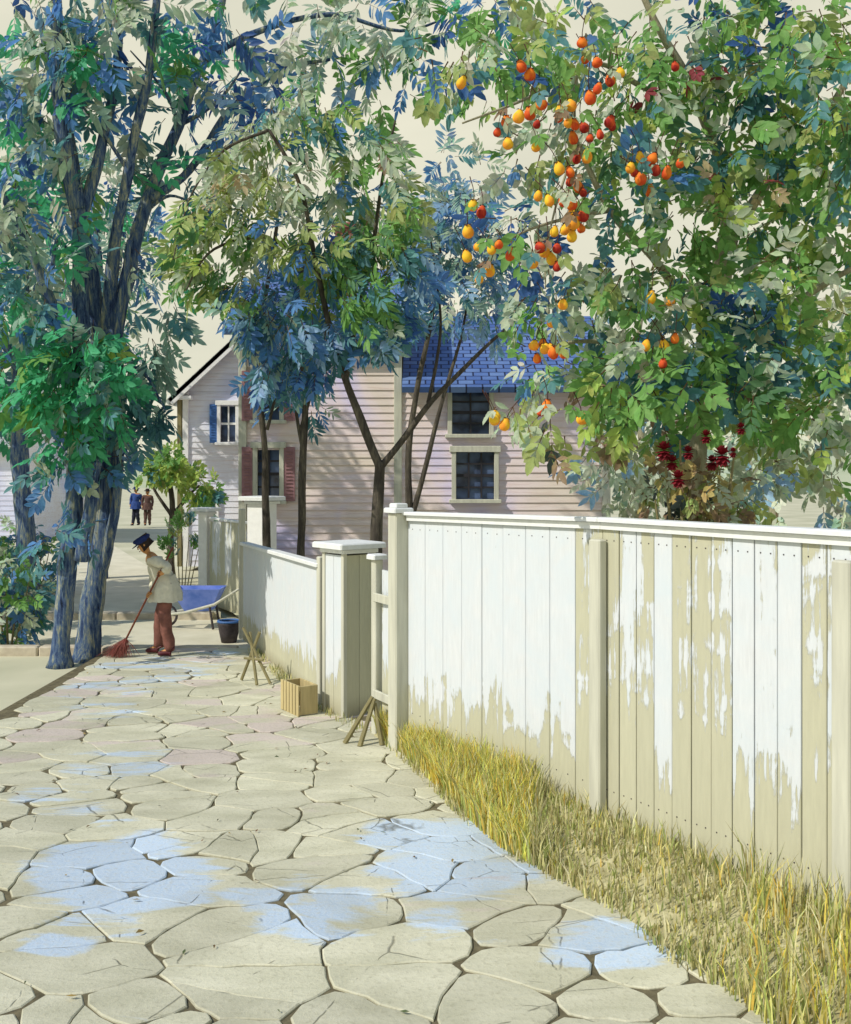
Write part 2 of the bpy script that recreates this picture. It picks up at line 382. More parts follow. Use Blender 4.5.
for i in range(len(seeds)):
    cx, cy = seeds[i]
    if cx > vx(cy)+.45: continue
    poly = slabpoly(i)
    if not poly: continue
    A = 0
    for p, q in zip(poly, poly[1:]+poly[:1]): A += p[0]*q[1]-q[0]*p[1]
    if abs(A)/2 < .04: continue
    gx = sum(p[0] for p in poly)/len(poly); gy = sum(p[1] for p in poly)/len(poly)
    ring = []
    for p, q in zip(poly, poly[1:]+poly[:1]):
        L = math.hypot(q[0]-p[0], q[1]-p[1]); k = max(1, int(L/.09))
        for t in range(k):
            u = t/k; ring.append((p[0]+u*(q[0]-p[0]), p[1]+u*(q[1]-p[1])))
    # round corners slightly, wobble, inset
    for _ in range(1):
      if random.random() < .5: ring = [((ring[k-1][0]+2*ring[k][0]+ring[(k+1) % len(ring)][0])/4, (ring[k-1][1]+2*ring[k][1]+ring[(k+1) % len(ring)][1])/4) for k in range(len(ring))]
    def wob(p):
        v = mnoise.noise_vector(Vector((p[0]*1.6, p[1]*2.0, 3)))*.075+mnoise.noise_vector(Vector((p[0]*7, p[1]*7, 9)))*.03
        return (p[0]+v.x, p[1]+v.y)
    gap = random.uniform(.000, .004)
    r1 = []
    for p in ring:
        dx, dy = gx-p[0], gy-p[1]; L = math.hypot(dx, dy)+1e-6; q = wob(p); j = gap+random.uniform(0, .004)+.008*max(0, mnoise.noise(Vector((p[0]*12, p[1]*12, 2))))
        r1.append((q[0]+dx/L*j, q[1]+dy/L*j))
    r2 = []
    for p in r1:
        dx, dy = gx-p[0], gy-p[1]; L = math.hypot(dx, dy)+1e-6; r2.append((p[0]+dx/L*.008, p[1]+dy/L*.008))
    h = random.uniform(.001, .010); tx, ty = random.uniform(-.007, .007), random.uniform(-.007, .007)
    hz = lambda p: h+tx*(p[0]-gx)+ty*(p[1]-gy)
    px, py = CX+F*gx/gy, HOR+CAMH*F/gy
    blb = random.uniform(-.05, .05)
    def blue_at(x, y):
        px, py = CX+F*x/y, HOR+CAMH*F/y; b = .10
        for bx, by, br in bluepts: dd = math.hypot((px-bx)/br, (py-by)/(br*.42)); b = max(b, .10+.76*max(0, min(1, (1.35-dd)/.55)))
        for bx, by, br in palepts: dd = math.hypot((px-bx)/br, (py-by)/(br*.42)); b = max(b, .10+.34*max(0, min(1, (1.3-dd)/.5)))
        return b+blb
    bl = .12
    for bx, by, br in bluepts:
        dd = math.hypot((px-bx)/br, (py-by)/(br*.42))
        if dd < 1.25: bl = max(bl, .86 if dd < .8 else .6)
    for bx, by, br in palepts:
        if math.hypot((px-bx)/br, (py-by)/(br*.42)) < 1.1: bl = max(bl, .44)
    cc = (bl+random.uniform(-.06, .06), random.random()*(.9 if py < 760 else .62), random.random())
    n = len(r1)
    vs_ = [(x, y, -.03) for x, y in r1]+[(p[0], p[1], hz(p)-.006) for p in r1]+[(p[0], p[1], hz(p)) for p in r2]+[(gx, gy, h)]
    fs = []
    for a in (0, n):
        for k in range(n): l = (k+1) % n; fs.append((a+k, a+l, a+n+l, a+n+k))
    for k in range(n): fs.append((2*n+k, 2*n+(k+1) % n, 3*n))
    if sum(p[0]*q[1]-q[0]*p[1] for p, q in zip(r1, r1[1:]+r1[:1])) < 0: fs = [tuple(reversed(f)) for f in fs]
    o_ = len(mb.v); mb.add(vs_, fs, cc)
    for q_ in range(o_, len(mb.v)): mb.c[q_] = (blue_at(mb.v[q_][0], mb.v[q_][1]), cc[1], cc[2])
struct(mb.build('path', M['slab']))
# road behind the pavement and the far kerb
mb = MB()
rp = [(-40, 14.9), (-2.0, 14.9), (-2.9, 18.0), (-2.9, 18.01)]
mb.add([(-40, 14.86, -.112), (-2.2, 14.86, -.112), (-3.4, 18.1, -.112), (-40, 18.1, -.112)], [(0, 1, 2, 3)])
struct(mb.build('road', M['dirt']))
mb = MB(); x = -14
for yk, x0, x1 in ((14.70, -12, -2.75), (18.2, -16, -3.75)):
    x = x0
    while x < x1:
        L = min(random.uniform(.8, 1.4), x1-x)
        if L > .15: mb.bbox((x+L/2, yk+random.uniform(-.01, .01), -.06), (L-.02, .2, .16+random.uniform(-.01, .01)), None, .02)
        x += L
struct(mb.build('kerb', M['kerb']))
mb = MB()
mb.add([(-18, 18.31, .0), (-3.75, 18.31, .0), (-5.5, 22.5, .0), (-22, 60, .0), (-38, 60, 0)], [(0, 1, 2, 3, 4)])
mb.add([(-18, 18.31, -.2), (-3.75, 18.31, -.2), (-3.75, 18.31, .0), (-18, 18.31, .0)], [(0, 1, 2, 3)])
struct(mb.build('footway', M['dirt']))
# verge mound and yard
mb = MB(); ds = [2.6+i*.16 for i in range(46)]; K = 14; vv = []; ff = []
for d in ds:
    a, b = vx(d)-.02, fx(d)+.3
    for k in range(K+1):
        u = k/K; x = a+(b-a)*u
        wd = max(.02, min(1, (b-a)/1.0))
        z = (.17*wd*math.sin(min(1, u*1.5)*PI/2)+.035*mnoise.noise(Vector((x*3, d*3, 1)))*math.sin(min(1, u*3)*PI/2))+.002
        if u == 0: z = -.03
        vv.append((x+.04*mnoise.noise(Vector((d*4, k, 5)))*(1-u), d, z))
for j in range(len(ds)-1):
    for k in range(K): q = j*(K+1)+k; ff.append((q, q+1, q+K+2, q+K+1))
mb.add(vv, ff); struct(mb.build('verge', M['verge'], smooth=True))
def verge_z(x, d):
    a, b = vx(d)-.02, fx(d)+.3; u = max(0, min(1, (x-a)/(b-a))); wd = max(.02, min(1, (b-a)/1.0))
    return .17*wd*math.sin(min(1, u*1.5)*PI/2)+.035*mnoise.noise(Vector((x*3, d*3, 1)))*math.sin(min(1, u*3)*PI/2)
mb = MB(); yd = [(fx(d)+.32, d) for d in (3, 9.45, 11.1, 15.6)]+[(-4.2, 20), (-8, 40), (30, 40), (30, 3)]
mb.add([(x, y, .02) for x, y in yd], [tuple(range(len(yd)))]); struct(mb.build('yard', gm))

# ------------------------------------------------------------------ grass
def blades(spots, name, colfn, lenr, parent=None, wr_=(.006, .014), lean=.5):
    V = []; Cc = []; Fc = []
    for (x, y, z) in spots:
        L = random.uniform(*lenr(x, y)); a = random.uniform(0, 2*PI); ln = random.uniform(.1, lean)*L
        wv = random.uniform(*wr_); dx, dy = math.cos(a)*ln, math.sin(a)*ln; b = random.uniform(0, 2*PI); ux, uy = math.cos(b)*wv/2, math.sin(b)*wv/2
        o = len(V)
        V += [(x-ux, y-uy, z-.02), (x+ux, y+uy, z-.02), (x+dx*.35-ux*.8, y+dy*.35-uy*.8, z+L*.55), (x+dx*.35+ux*.8, y+dy*.35+uy*.8, z+L*.55), (x+dx, y+dy, z+L*.93)]
        c = colfn(x, y); k = random.uniform(.7, 1.25); c = tuple(min(.9, q*k) for q in c); Cc += [c]*5
        Fc += [(o, o+1, o+3, o+2), (o+2, o+3, o+4)]
    m = MB(); m.v = V; m.f = Fc; m.c = Cc; m.m = [0]*len(Fc)
    return m.build(name, M['grass'], parent)
yel = [s2l(c) for c in ((252, 234, 110), (244, 226, 140), (240, 204, 100), (214, 212, 140), (190, 204, 120))]
oli = [s2l(c) for c in ((212, 206, 146), (224, 216, 164), (188, 192, 126), (228, 220, 180), (158, 170, 104), (176, 166, 118))]
sp = []
while len(sp) < 8000:
    d = random.uniform(4.3, 9.7); a, b = vx(d), fx(d)
    u = random.random()**.75
    if random.random() < .25: u = random.random()*.12-.03
    x = a+(b-.04-a)*u
    if mnoise.noise(Vector((x*2.2, d*2.2, 0)))+random.uniform(-.35, .5) < -.1: continue
    pxx = CX+F*x/d
    if pxx > 560 and random.random() < (.74 if pxx < 740 else .55): continue
    sp.append((x, d, verge_z(x, d)))
def gcol(x, y):
    px = CX+F*x/y
    yl = (px < 530 and random.random() < .8) or random.random() < .08 or (px > 745 and random.random() < .35)
    return random.choice(yel if yl else oli)
def glen(x, y):
    px = CX+F*x/y
    if px < 540: return (.10, .34)
    if px > 745: return (.08, .36)
    return (.05, .2)
long_n = len(sp)
while len(sp) < long_n+11000:
    d = random.uniform(4.3, 9.6); x = vx(d)+(fx(d)-.03-vx(d))*random.random()
    if mnoise.noise(Vector((x*5, d*5, 8)))+random.uniform(-.5, .5) < -.15: continue
    sp.append((x, d, verge_z(x, d)))
cnt = [0]
def glen2(x, y):
    cnt[0] += 1
    return glen(x, y) if cnt[0] <= long_n else (.015, .075)
stuff(blades(sp, 'grass', gcol, glen2))
# grass wisps in the joints of the path and along the low fence
sp = []
while len(sp) < 1100:
    d = random.uniform(4, 14.4)
    x = fx(d)-random.uniform(.0, .2) if d > 9.6 else vx(d)-random.uniform(0, .08)
    if mnoise.noise(Vector((x*1.6, d*1.6, 7)))+random.uniform(-.3, .3) < .02: continue
    sp.append((x, d, .0))
stuff(blades(sp, 'weeds', lambda x, y: random.choice(oli), lambda x, y: (.03, .12)))

lit = MB()
for k in range(230):
    d = 4.2+10*random.random()**1.2; x = random.uniform(-4.4, vx(d)+.3)
    if mnoise.noise(Vector((x*1.3, d*1.3, 4)))+random.uniform(-.3, .3) < 0: continue
    L = random.uniform(.025, .06); a = random.uniform(0, 2*PI); u = Vector((math.cos(a), math.sin(a), 0)); t2_ = Vector((-u.y, u.x, 0)); z = .014+random.uniform(0, .006); c = Vector((x, d, z))
    if x > vx(d)-.02: c.z += verge_z(x, d)
    lit.add([c-u*L*.5, c+t2_*L*.17+Vector((0, 0, random.uniform(.002, .012))), c+u*L*.5+Vector((0, 0, .006)), c-t2_*L*.2+Vector((0, 0, random.uniform(.002, .016)))], [(0, 1, 2), (0, 2, 3)], s2l(random.choice(((122, 96, 60), (150, 128, 80), (96, 110, 72), (84, 88, 76), (128, 90, 66), (176, 150, 90)))))
stuff(lit.build('leaf_litter', M['grass']))

# ------------------------------------------------------------------ fences
NAILS = []
def boards(mb, A, B, ztop, zbot=0.0, bw=.17, th=.025, wear_shade=lambda u: .2, gap=.005, rag=.0):
    """vertical boards from A to B (xy), ztop (a,b)"""
    A, B = Vector(A), Vector(B); L = (B-A).length; n = max(1, round(L/bw)); dr = (B-A)/L; ang = math.atan2(dr.y, dr.x); s = L/n
    for i in range(n):
        u = (i+.5)/n; c = A+(B-A)*u; zt = ztop[0]+(ztop[1]-ztop[0])*u+random.uniform(-rag, rag); rb = random.random()
        off = random.uniform(-.003, .003); nx = Vector((-dr.y, dr.x))*off
        zb = zbot; K = 8; wv = max(0, min(1, wear_shade(u)+random.uniform(-.05, .05)))
        hw, ht = (s-gap)/2, th/2; R_ = rotz(ang+random.uniform(-.004, .004)); vs_ = []; cs = []
        b_ = .004
        prof = [(-hw, -ht+b_), (-hw+b_, -ht), (hw-b_, -ht), (hw, -ht+b_), (hw, ht), (-hw, ht)]
        for k in range(K+1):
            z = zb+(zt-zb)*k/K
            for p in prof:
                q = R_@Vector((p[0], p[1], 0)); vs_.append((c.x+nx.x+q.x, c.y+nx.y+q.y, z)); cs.append((wv, k/K, rb))
        o = len(mb.v); m_ = len(prof); mb.v += vs_; mb.c += cs
        fs = [tuple(range(m_-1, -1, -1)), tuple(range(K*m_, K*m_+m_))]
        if th > .022:
            for zn in (zb+.35, zt-.12):
                for xn in (-hw*.45, hw*.45):
                    q = R_@Vector((xn, -ht-.0012, 0)); NAILS.append((c.x+nx.x+q.x, c.y+nx.y+q.y, zn, R_))
        for k in range(K):
            for j in range(m_): l = (j+1) % m_; fs.append((k*m_+j, k*m_+l, (k+1)*m_+l, (k+1)*m_+j))
        mb.f += [tuple(i_+o for i_ in f) for f in fs]; mb.m += [0]*len(fs)
def rail(mb, A, B, z, w_, h_, b=.008):
    A, B = Vector(A), Vector(B); d = B-A; mb_c = (A+B)/2
    mb.bbox((mb_c.x, mb_c.y, z), (d.length, w_, h_), rotz(math.atan2(d.y, d.x)), b)
def srail(mb, A, za, B, zb, w_, h_, b=.008):
    a, b_ = Vector((A[0], A[1], za)), Vector((B[0], B[1], zb)); d = b_-a
    mb.bbox((a+b_)/2, (d.length-.002, w_, h_), d.to_track_quat('X', 'Z').to_matrix(), b)
def off(A, B, k):   # shift a segment toward the path side
    A, B = Vector(A), Vector(B); d = (B-A).normalized(); nrm = Vector((d.y, -d.x))
    return A+nrm*k, B+nrm*k
def fpt(px, off_=0):  # point of the fence line seen at pixel column px
    lo, hi = 3.0, 16.0
    for _ in range(50):
        m_ = (lo+hi)/2
        if CX+F*fx(m_)/m_ > px: lo = m_
        else: hi = m_
    return Vector((fx(lo)+off_, lo))
# tall board fence
fe = thing('board_fence', 'tall whitewashed board fence with flat cap rail beside the grassy verge', 'fence', (1.2, 7.1, 0))
p403, p604 = fpt(405), fpt(604); p_end = Vector((fx(3.2), 3.2))
mb = MB()
boards(mb, p403+Vector((.04, -.05)), p604, (2.17, 2.225), .0, .29, wear_shade=lambda u: .02+.6*(u > .93)+(.16 if .4 < u < .55 else 0))
wr_list = [.62, .45, .05, .66, .5, .15, .3, .66, .4, .5, .62, .15, .6, .5, .62, .1, .6, .4, .6, .6]
boards(mb, p604, p_end, (2.225, 2.24), .0, .165, wear_shade=lambda u: wr_list[int(u*19.99)], rag=.0)
mb.build('board', M['fence'], fe)
mb = MB()
for (x_, y_, z_, r_) in NAILS: mb.box((x_, y_, z_), (.008, .003, .008), r_, (1, 1, 1))
mb.build('nail', M['iron'], fe)['kind'] = 'stuff'
A_, B_ = off(p403, p604, .0); mb = MB()
srail(mb, p403, 2.195, p604, 2.25, .14, .03); srail(mb, p604, 2.25, p_end, 2.265, .14, .03); mb.build('cap_rail', M['cap'], fe)
mb = MB(); A2, B2 = off(p403, p_end, .029)
A7, B7 = off(p403, p604, .029); A8, B8 = off(p604, p_end, .029); srail(mb, A7+(B7-A7)*.03, 2.155, B7, 2.207, .022, .05, .004); srail(mb, A8, 2.207, B8, 2.222, .022, .05, .004); mb.build('fascia', M['cap'], fe)
for pp, hz_ in ((p604, 2.14), (fpt(851), 2.14)):
    d_ = (p_end-p403).normalized(); q = pp+Vector((d_.y, -d_.x))*.06
    mb = MB(); mb.bbox((q.x, q.y, 1.056), (.115, .075, 2.11), rotz(math.atan2(d_.y, d_.x)), .01); mb.build('post', M['post'], fe)
# tall end post
po = p403+Vector((-.06, -.02)); t_ = thing('fence_post', 'tall square bare timber post at the near end of the gateway', 'post', (po.x, po.y, 0))
mb = MB(); mb.bbox((po.x, po.y, 1.1), (.15, .15, 2.2), rotz(-1.0), .012); mb.build('shaft', M['post'], t_)
mb = MB(); mb.bbox((po.x, po.y, 2.225), (.21, .21, .045), rotz(-1.0), .01); mb.bbox((po.x, po.y, 2.27), (.13, .13, .04), rotz(-1.0), .015); mb.build('cap', M['cap'], t_)
# narrow wicket between small post and tall post
g0, g1 = fpt(377), fpt(396)
t_ = thing('wicket_gate', 'narrow worn white wicket gate between the pier and the tall post', 'gate', (g0.x, g0.y, 0))
mb = MB(); boards(mb, g0+Vector((.06, -.06)), g1, (1.62, 1.62), .08, .12, wear_shade=lambda u: .3); mb.build('board', M['fence'], t_)
A3, B3 = off(g0, g1, .035)
for z_ in (1.35, .4): mb = MB(); rail(mb, A3, B3, z_, .03, .08); mb.build('rail', M['post'], t_)
mb = MB(); mb.bbox((g0.x, g0.y, .86), (.09, .09, 1.72), rotz(-1.0), .01); mb.build('post', M['post'], t_)
mb = MB(); mb.bbox((g0.x, g0.y, 1.745), (.16, .16, .05), rotz(-1.0), .012); mb.build('cap', M['cap'], t_)
# pier
pc = Vector(((349-CX)*10.75/F, 10.75)); ra = rotz(math.radians(38))
t_ = thing('gate_pier', 'square panelled pier with a broad white slab cap beside the wicket', 'pier', (pc.x, pc.y, 0))
mb = MB(); w2 = .37
def pface(mb, z0, z1, wear_shade):
    for k in range(4):
        a = math.radians(38)+k*PI/2; n_ = Vector((math.cos(a), math.sin(a))); tt = Vector((-n_.y, n_.x))
        A4 = pc+n_*(w2/2)-tt*(w2/2-.002); B4 = pc+n_*(w2/2)+tt*(w2/2-.002)
        boards(mb, B4, A4, (z1, z1), z0, .185, .02, wear_shade=lambda u: wear_shade[k])
pface(mb, 0, 1.7, [.9, .5, .02, .98]); mb.build('board', M['fence'], t_)  # white and bare faces paint the pier's lit and shaded sides
mb = MB(); mb.box((pc.x, pc.y, .85), (w2-.03, w2-.03, 1.69), ra)
for k in range(4):
    a = math.radians(38)+k*PI/2+PI/4; q = pc+Vector((math.cos(a), math.sin(a)))*(w2/2*1.414)
    mb.bbox((q.x, q.y, .86), (.05, .05, 1.72), ra, .006)
mb.build('core', M['post'], t_)
mb = MB(); mb.bbox((pc.x, pc.y, 1.745), (.46, .46, .05), ra, .012); mb.bbox((pc.x, pc.y, 1.80), (.58, .58, .06), ra, .015); mb.build('cap', M['cap'], t_)
# low fence
l0, l1 = fpt(244), fpt(322)
fe = thing('low_board_fence', 'lower whitewashed board fence running back from the panelled pier', 'fence', (l0.x, l0.y, 0))
mb = MB(); boards(mb, l0, l1, (1.45, 1.52), .0, .19, wear_shade=lambda u: .0); mb.build('board', M['fence'], fe)
mb = MB(); A5, B5 = Vector((l0.x, l0.y, 1.475)), Vector((l1.x, l1.y, 1.545)); dd = B5-A5
Rr = Vector(dd).to_track_quat('X', 'Z').to_matrix(); mb.bbox((A5+B5)/2, (dd.length, .14, .045), Rr, .01); mb.build('cap_rail', M['cap'], fe)
mb = MB(); mb.bbox((l1.x, l1.y, .82), (.1, .1, 1.64), rotz(-1.1), .01); mb.build('post', M['post'], fe)
mb = MB(); mb.bbox((l0.x-.05, l0.y+.1, 1.0), (.09, .09, 2.0), rotz(-1.2), .01); mb.build('post', M['post'], fe)
# far pillar
def pillar(px, d, w_, top, label, cat='pillar'):
    X = (px-CX)*d/F; t_ = thing('gate_pillar', label, cat, (X, d, 0), 'white gate pillars behind the low fence')
    mb = MB(); mb.bbox((X, d, top/2-.03), (w_, w_, top-.06), rotz(-.5), .012); mb.build('shaft', M['whitepaint'], t_)
    mb = MB(); mb.bbox((X, d, top-.10), (w_+.08, w_+.08, .05), rotz(-.5), .01); mb.bbox((X, d, top-.03), (w_+.22, w_+.22, .07), rotz(-.5), .015); mb.build('cap', M['cap'], t_)
    mb = MB(); mb.bbox((X, d, .12), (w_+.08, w_+.08, .24), rotz(.12), .01); mb.build('plinth', M['whitepaint'], t_)
pillar(262, 17.0, .36, 2.15, 'broad white gate pillar with wide flat cap, above the end of the low fence')
pillar(206, 19.6, .22, 1.86, 'slim white gate pillar beyond the blue wheelbarrow')
a6, b6 = Vector(((210-CX)*19.5/F, 19.5)), Vector(((246-CX)*17.6/F, 17.6))
fe = thing('side_fence', 'beige board fence joining the slim pillar and the broad pillar', 'fence', (a6.x, a6.y, 0))
mb = MB(); boards(mb, a6, b6, (1.6, 1.68), 0, .2, wear_shade=lambda u: .45+.3*(int(u*9) % 3 == 0)); mb.build('board', M['fence'], fe)
mb = MB(); rail(mb, a6, b6, 1.67, .09, .04); mb.build('cap_rail', M['cap'], fe)

# small timber things at the fence foot
def trestle(px, py, s, name, label, m_, cat):
    d = CAMH*F/(py-HOR); X = (px-CX)*d/F; t_ = thing(name, label, cat, (X, d, 0))
    return X, d, t_
X, d, t_ = trestle(258, 683, 1, 'wooden_brace', 'thin crossed timber brace propped at the far end of the low fence', None, 'brace')
for a, b in (((-.22, .1, 0.02), (.02, 0, .62)), ((.17, -.12, .02), (-.2, .1, .66)), ((.02, -.2, .02), (-.12, .12, .6))):
    mb = MB(); mb.tube([Vector((X, d, .0))+Vector(a), Vector((X, d, 0))+Vector(b)], .02, 6); mb.build('leg', M['greybrown'], t_)
mb = MB(); mb.tube([(X-.17, d+.02, .3), (X+.08, d-.1, .3)], .017, 6); mb.build('crossbar', M['greybrown'], t_)
X, d, t_ = trestle(300, 712, 1, 'wooden_crate', 'small ochre slatted crate on the pavement under the low fence', None, 'crate')
Rc = rotz(-1.0)
mb = MB()
for k in range(6): mb.bbox(Vector((X, d, .17))+Rc@Vector((-.19+k*.076, -.12, 0)), (.06, .014, .32), Rc, .004)
mb.build('slat', M['ochrewood'], t_)
mb = MB()
for z in (.04, .3): mb.bbox(Vector((X, d, z))+Rc@Vector((0, -.103, 0)), (.42, .02, .05), Rc, .004)
for y_ in (.1,): mb.bbox(Vector((X, d, .17))+Rc@Vector((0, y_, 0)), (.42, .018, .3), Rc, .004)
for x_ in (-.2, .2): mb.bbox(Vector((X, d, .17))+Rc@Vector((x_, 0, 0)), (.018, .19, .3), Rc, .004)
mb.build('frame', M['ochrewood'], t_)
X, d, t_ = trestle(366, 742, 1, 'corner_prop', 'short grey leaning props around the foot of the wicket gate post', None, 'prop')
for a, b in (((-.2, -.05, .0), (.06, .06, .42)), ((-.05, -.16, .0), (.08, .05, .4)), ((.16, -.12, 0), (.08, .05, .36))):
    mb = MB(); mb.tube([Vector((X, d, .0))+Vector(a), Vector((X, d, 0))+Vector(b)], [.026, .02], 6); mb.build('stake', M['greybrown'], t_)

# ------------------------------------------------------------------ wheelbarrow and pot
bx_, bd = (200-CX)*17.2/F, 17.2
t_ = thing('wheelbarrow', 'blue wooden wheelbarrow with raised handles standing behind the sweeper', 'wheelbarrow', (bx_, bd, -.1))
gz = -.1
mb = MB()
bot = [(-.22, -.2), (.22, -.2), (.22, .2), (-.22, .2)]; top = [(-.44, -.3), (.40, -.3), (.40, .3), (-.44, .3)]
def tray(sc, z0, z1): return [Vector((bx_+x*sc, bd+y*sc, z0)) for x, y in bot]+[Vector((bx_+x*sc, bd+y*sc, z1)) for x, y in top]
o_, i_ = tray(1, gz+.3, gz+.68), tray(.93, gz+.33, gz+.682)
mb.add(o_+i_, [(3, 2, 1, 0), (0, 1, 5, 4), (1, 2, 6, 5), (2, 3, 7, 6), (3, 0, 4, 7), (8, 9, 10, 11), (12, 13, 9, 8), (13, 14, 10, 9), (14, 15, 11, 10), (15, 12, 8, 11),
                 (4, 5, 13, 12), (5, 6, 14, 13), (6, 7, 15, 14), (7, 4, 12, 15)])
mb.build('tray', M['barrow'], t_)
for sy in (-.24, .24):
    mb = MB(); mb.tube([(bx_-.62, bd+sy*.4, gz+.22), (bx_-.2, bd+sy, gz+.28), (bx_+.3, bd+sy*1.1, gz+.42), (bx_+.62, bd+sy*1.15, gz+.62)], [.024, .026, .024, .02], 8); mb.build('handle', M['post'], t_)
    mb = MB(); mb.tube([(bx_+.22, bd+sy*1.05, gz+.38), (bx_+.28, bd+sy*1.05, gz)], .022, 6); mb.build('leg', M['iron'], t_)
wh = MB(); ax = Matrix.Rotation(PI/2, 3, 'X')
wc = Vector((bx_-.58, bd, gz+.2))
wh.tube([wc+Vector((math.cos(a)*.18, 0, math.sin(a)*.18)) for a in [2*PI*k/24 for k in range(25)]], .022, 6, cap=False)
wh.lathe([(.03, -.05), (.035, 0), (.03, .05)], wc, 10, ax=ax)
for k in range(6): a = PI*k/3; wh.tube([wc, wc+Vector((math.cos(a)*.17, 0, math.sin(a)*.17))], .011, 5)
wh.build('wheel', M['iron'], t_)
X, d = (229-CX)*15.75/F, 15.75
t_ = thing('bucket', 'dark tub with a blue rim standing at the far end of the low fence', 'bucket', (X, d, -.11))
mb = MB(); mb.lathe([(.12, -.11), (.15, .03), (.175, .17), (.18, .22), (.16, .22), (.14, .04), (.02, .0)], (X, d, 0), 20); mb.build('body', M['iron'], t_, True)
mb = MB(); mb.tube([(X+math.cos(a)*.17, d+math.sin(a)*.17, .22) for a in [2*PI*k/24 for k in range(25)]], .02, 6, cap=False); mb.build('rim', M['bluepaint'], t_)

# ------------------------------------------------------------------ houses
def clap(mb, A, B, z0, z1, lap=.15, proud=.022, skip=()):
    """lapped boards between xy points A,B; skip = list of (u0,u1,z0,z1) openings in metres along A->B"""
    A, B = Vector(A), Vector(B); L = (B-A).length; dr = (B-A)/L; nr = Vector((dr.y, -dr.x)); z = z0
    while z < z1-.01:
        h_ = min(lap, z1-z); segs = [(0, L)]
        for (u0, u1, a, b) in skip:
            if a < z+h_*.5 < b:
                ns = []
                for s0, s1 in segs:
                    if u1 <= s0 or u0 >= s1: ns.append((s0, s1)); continue
                    if u0 > s0: ns.append((s0, u0))
                    if u1 < s1: ns.append((u1, s1))
                segs = ns
        for s0, s1 in segs:
            P0, P1 = A+dr*s0, A+dr*s1; o_ = nr*proud
            mb.add([(P0.x+o_.x, P0.y+o_.y, z), (P1.x+o_.x, P1.y+o_.y, z), (P1.x, P1.y, z+h_), (P0.x, P0.y, z+h_), (P0.x, P0.y, z), (P1.x, P1.y, z)],
                   [(0, 1, 2, 3), (4, 5, 1, 0)])
        z += h_
def window(parent, X0, X1, z0, z1, y, frame_m, sash_m, nx=2, nz=4, shutters=None, sides='LR'):
    mb = MB(); W = X1-X0; fw = .09
    for x in (X0-fw/2, X1+fw/2): mb.bbox((x, y-.03, (z0+z1)/2), (fw, .1, z1-z0+.02), None, .006)
    mb.bbox(((X0+X1)/2, y-.035, z1+.06), (W+.26, .14, .12), None, .01); mb.bbox(((X0+X1)/2, y-.05, z0-.04), (W+.28, .16, .07), None, .01)
    f = mb.build('window', frame_m, parent)
    f2 = MB()
    for k in range(1, nx): f2.box((X0+W*k/nx, y+.03, (z0+z1)/2), (.035, .04, z1-z0-.04))
    for k in range(1, nz): f2.box(((X0+X1)/2, y+.035, z0+(z1-z0)*k/nz), (W, .04, .035 if k != nz//2 else .06))
    s_ = f2.build('sash', sash_m, parent); s_.parent = f; s_.matrix_parent_inverse = parent_inv(parent)
    g_ = MB(); g_.add([(X0, y+.07, z0), (X1, y+.07, z0), (X1, y+.07, z1), (X0, y+.07, z1)], [(0, 1, 2, 3)]); g_ = g_.build('pane', M['glass'], parent)
    g_.parent = f; f.location = (0, 0, 0)
    f.matrix_parent_inverse = parent_inv(parent); s_.matrix_parent_inverse = Matrix.Identity(4); g_.matrix_parent_inverse = Matrix.Identity(4)
    if shutters:
        sw = W*.5
        for sd, x in (('L', X0-fw-sw/2), ('R', X1+fw+sw/2)):
            if sd not in sides: continue
            q = MB(); q.bbox((x, y-.045, (z0+z1)/2), (sw, .04, z1-z0+.04), None, .006)
            for k in range(int((z1-z0)/.07)): q.box((x, y-.072, z0+.05+k*.07), (sw-.1, .012, .035), Matrix.Rotation(.5, 3, 'X'))
            q.build('shutter', shutters, parent)
def roof_slab(mb, e0, e1, r1, r0, th=.12):
    vs_ = [Vector(p) for p in (e0, e1, r1, r0)]; nrm = (vs_[1]-vs_[0]).cross(vs_[3]-vs_[0]).normalized()*th
    if nrm.z < 0: nrm = -nrm
    mb.add(vs_+[v+nrm for v in vs_], [(3, 2, 1, 0), (4, 5, 6, 7), (0, 1, 5, 4), (1, 2, 6, 5), (2, 3, 7, 6), (3, 0, 4, 7)])
# white house, gable to the street
def PX(px, d): return (px-CX)*d/F
D = 27.0; x0, x1 = PX(186, D), PX(300, D); xr = (x0+x1)/2; ez, rz = 4.72, 6.15
h = thing('white_house', 'pale lavender white gabled house with blue shuttered window, far end of the street', 'house', (xr, D, 0))
mb = MB(); wx0, wx1, wz0, wz1 = PX(221, D), PX(236, D), 3.35, 4.35
clap(mb, (x0, D), (x1, D), 0, ez, .16, .02, [(wx0-x0-.04, wx1-x0+.04, wz0, wz1), (PX(205, D)-x0, PX(216, D)-x0, .8, 2.0)])
z = ez
while z < rz-.05:
    k = (z-ez)/(rz-ez); k2 = min(1, (z+.16-ez)/(rz-ez)); a, b = x0+(xr-x0)*k, x1+(xr-x1)*k; a2, b2 = x0+(xr-x0)*k2, x1+(xr-x1)*k2
    mb.add([(a, D-.02, z), (b, D-.02, z), (b2, D, z+.16), (a2, D, z+.16)], [(0, 1, 2, 3)]); z += .16
clap(mb, (x0, D+9), (x0, D), 0, ez, .16); clap(mb, (x1, D), (x1, D+9), 0, ez, .16)
mb.add([(x0, D+9, 0), (x1, D+9, 0), (x1, D+9, ez), (xr, D+9, rz), (x0, D+9, ez)], [(4, 3, 2, 1, 0)])
mb.build('wall', M['clapwhite'], h)
mb = MB()
for x in (x0, x1): mb.bbox((x, D-.01, ez/2), (.16, .12, ez), None, .01)
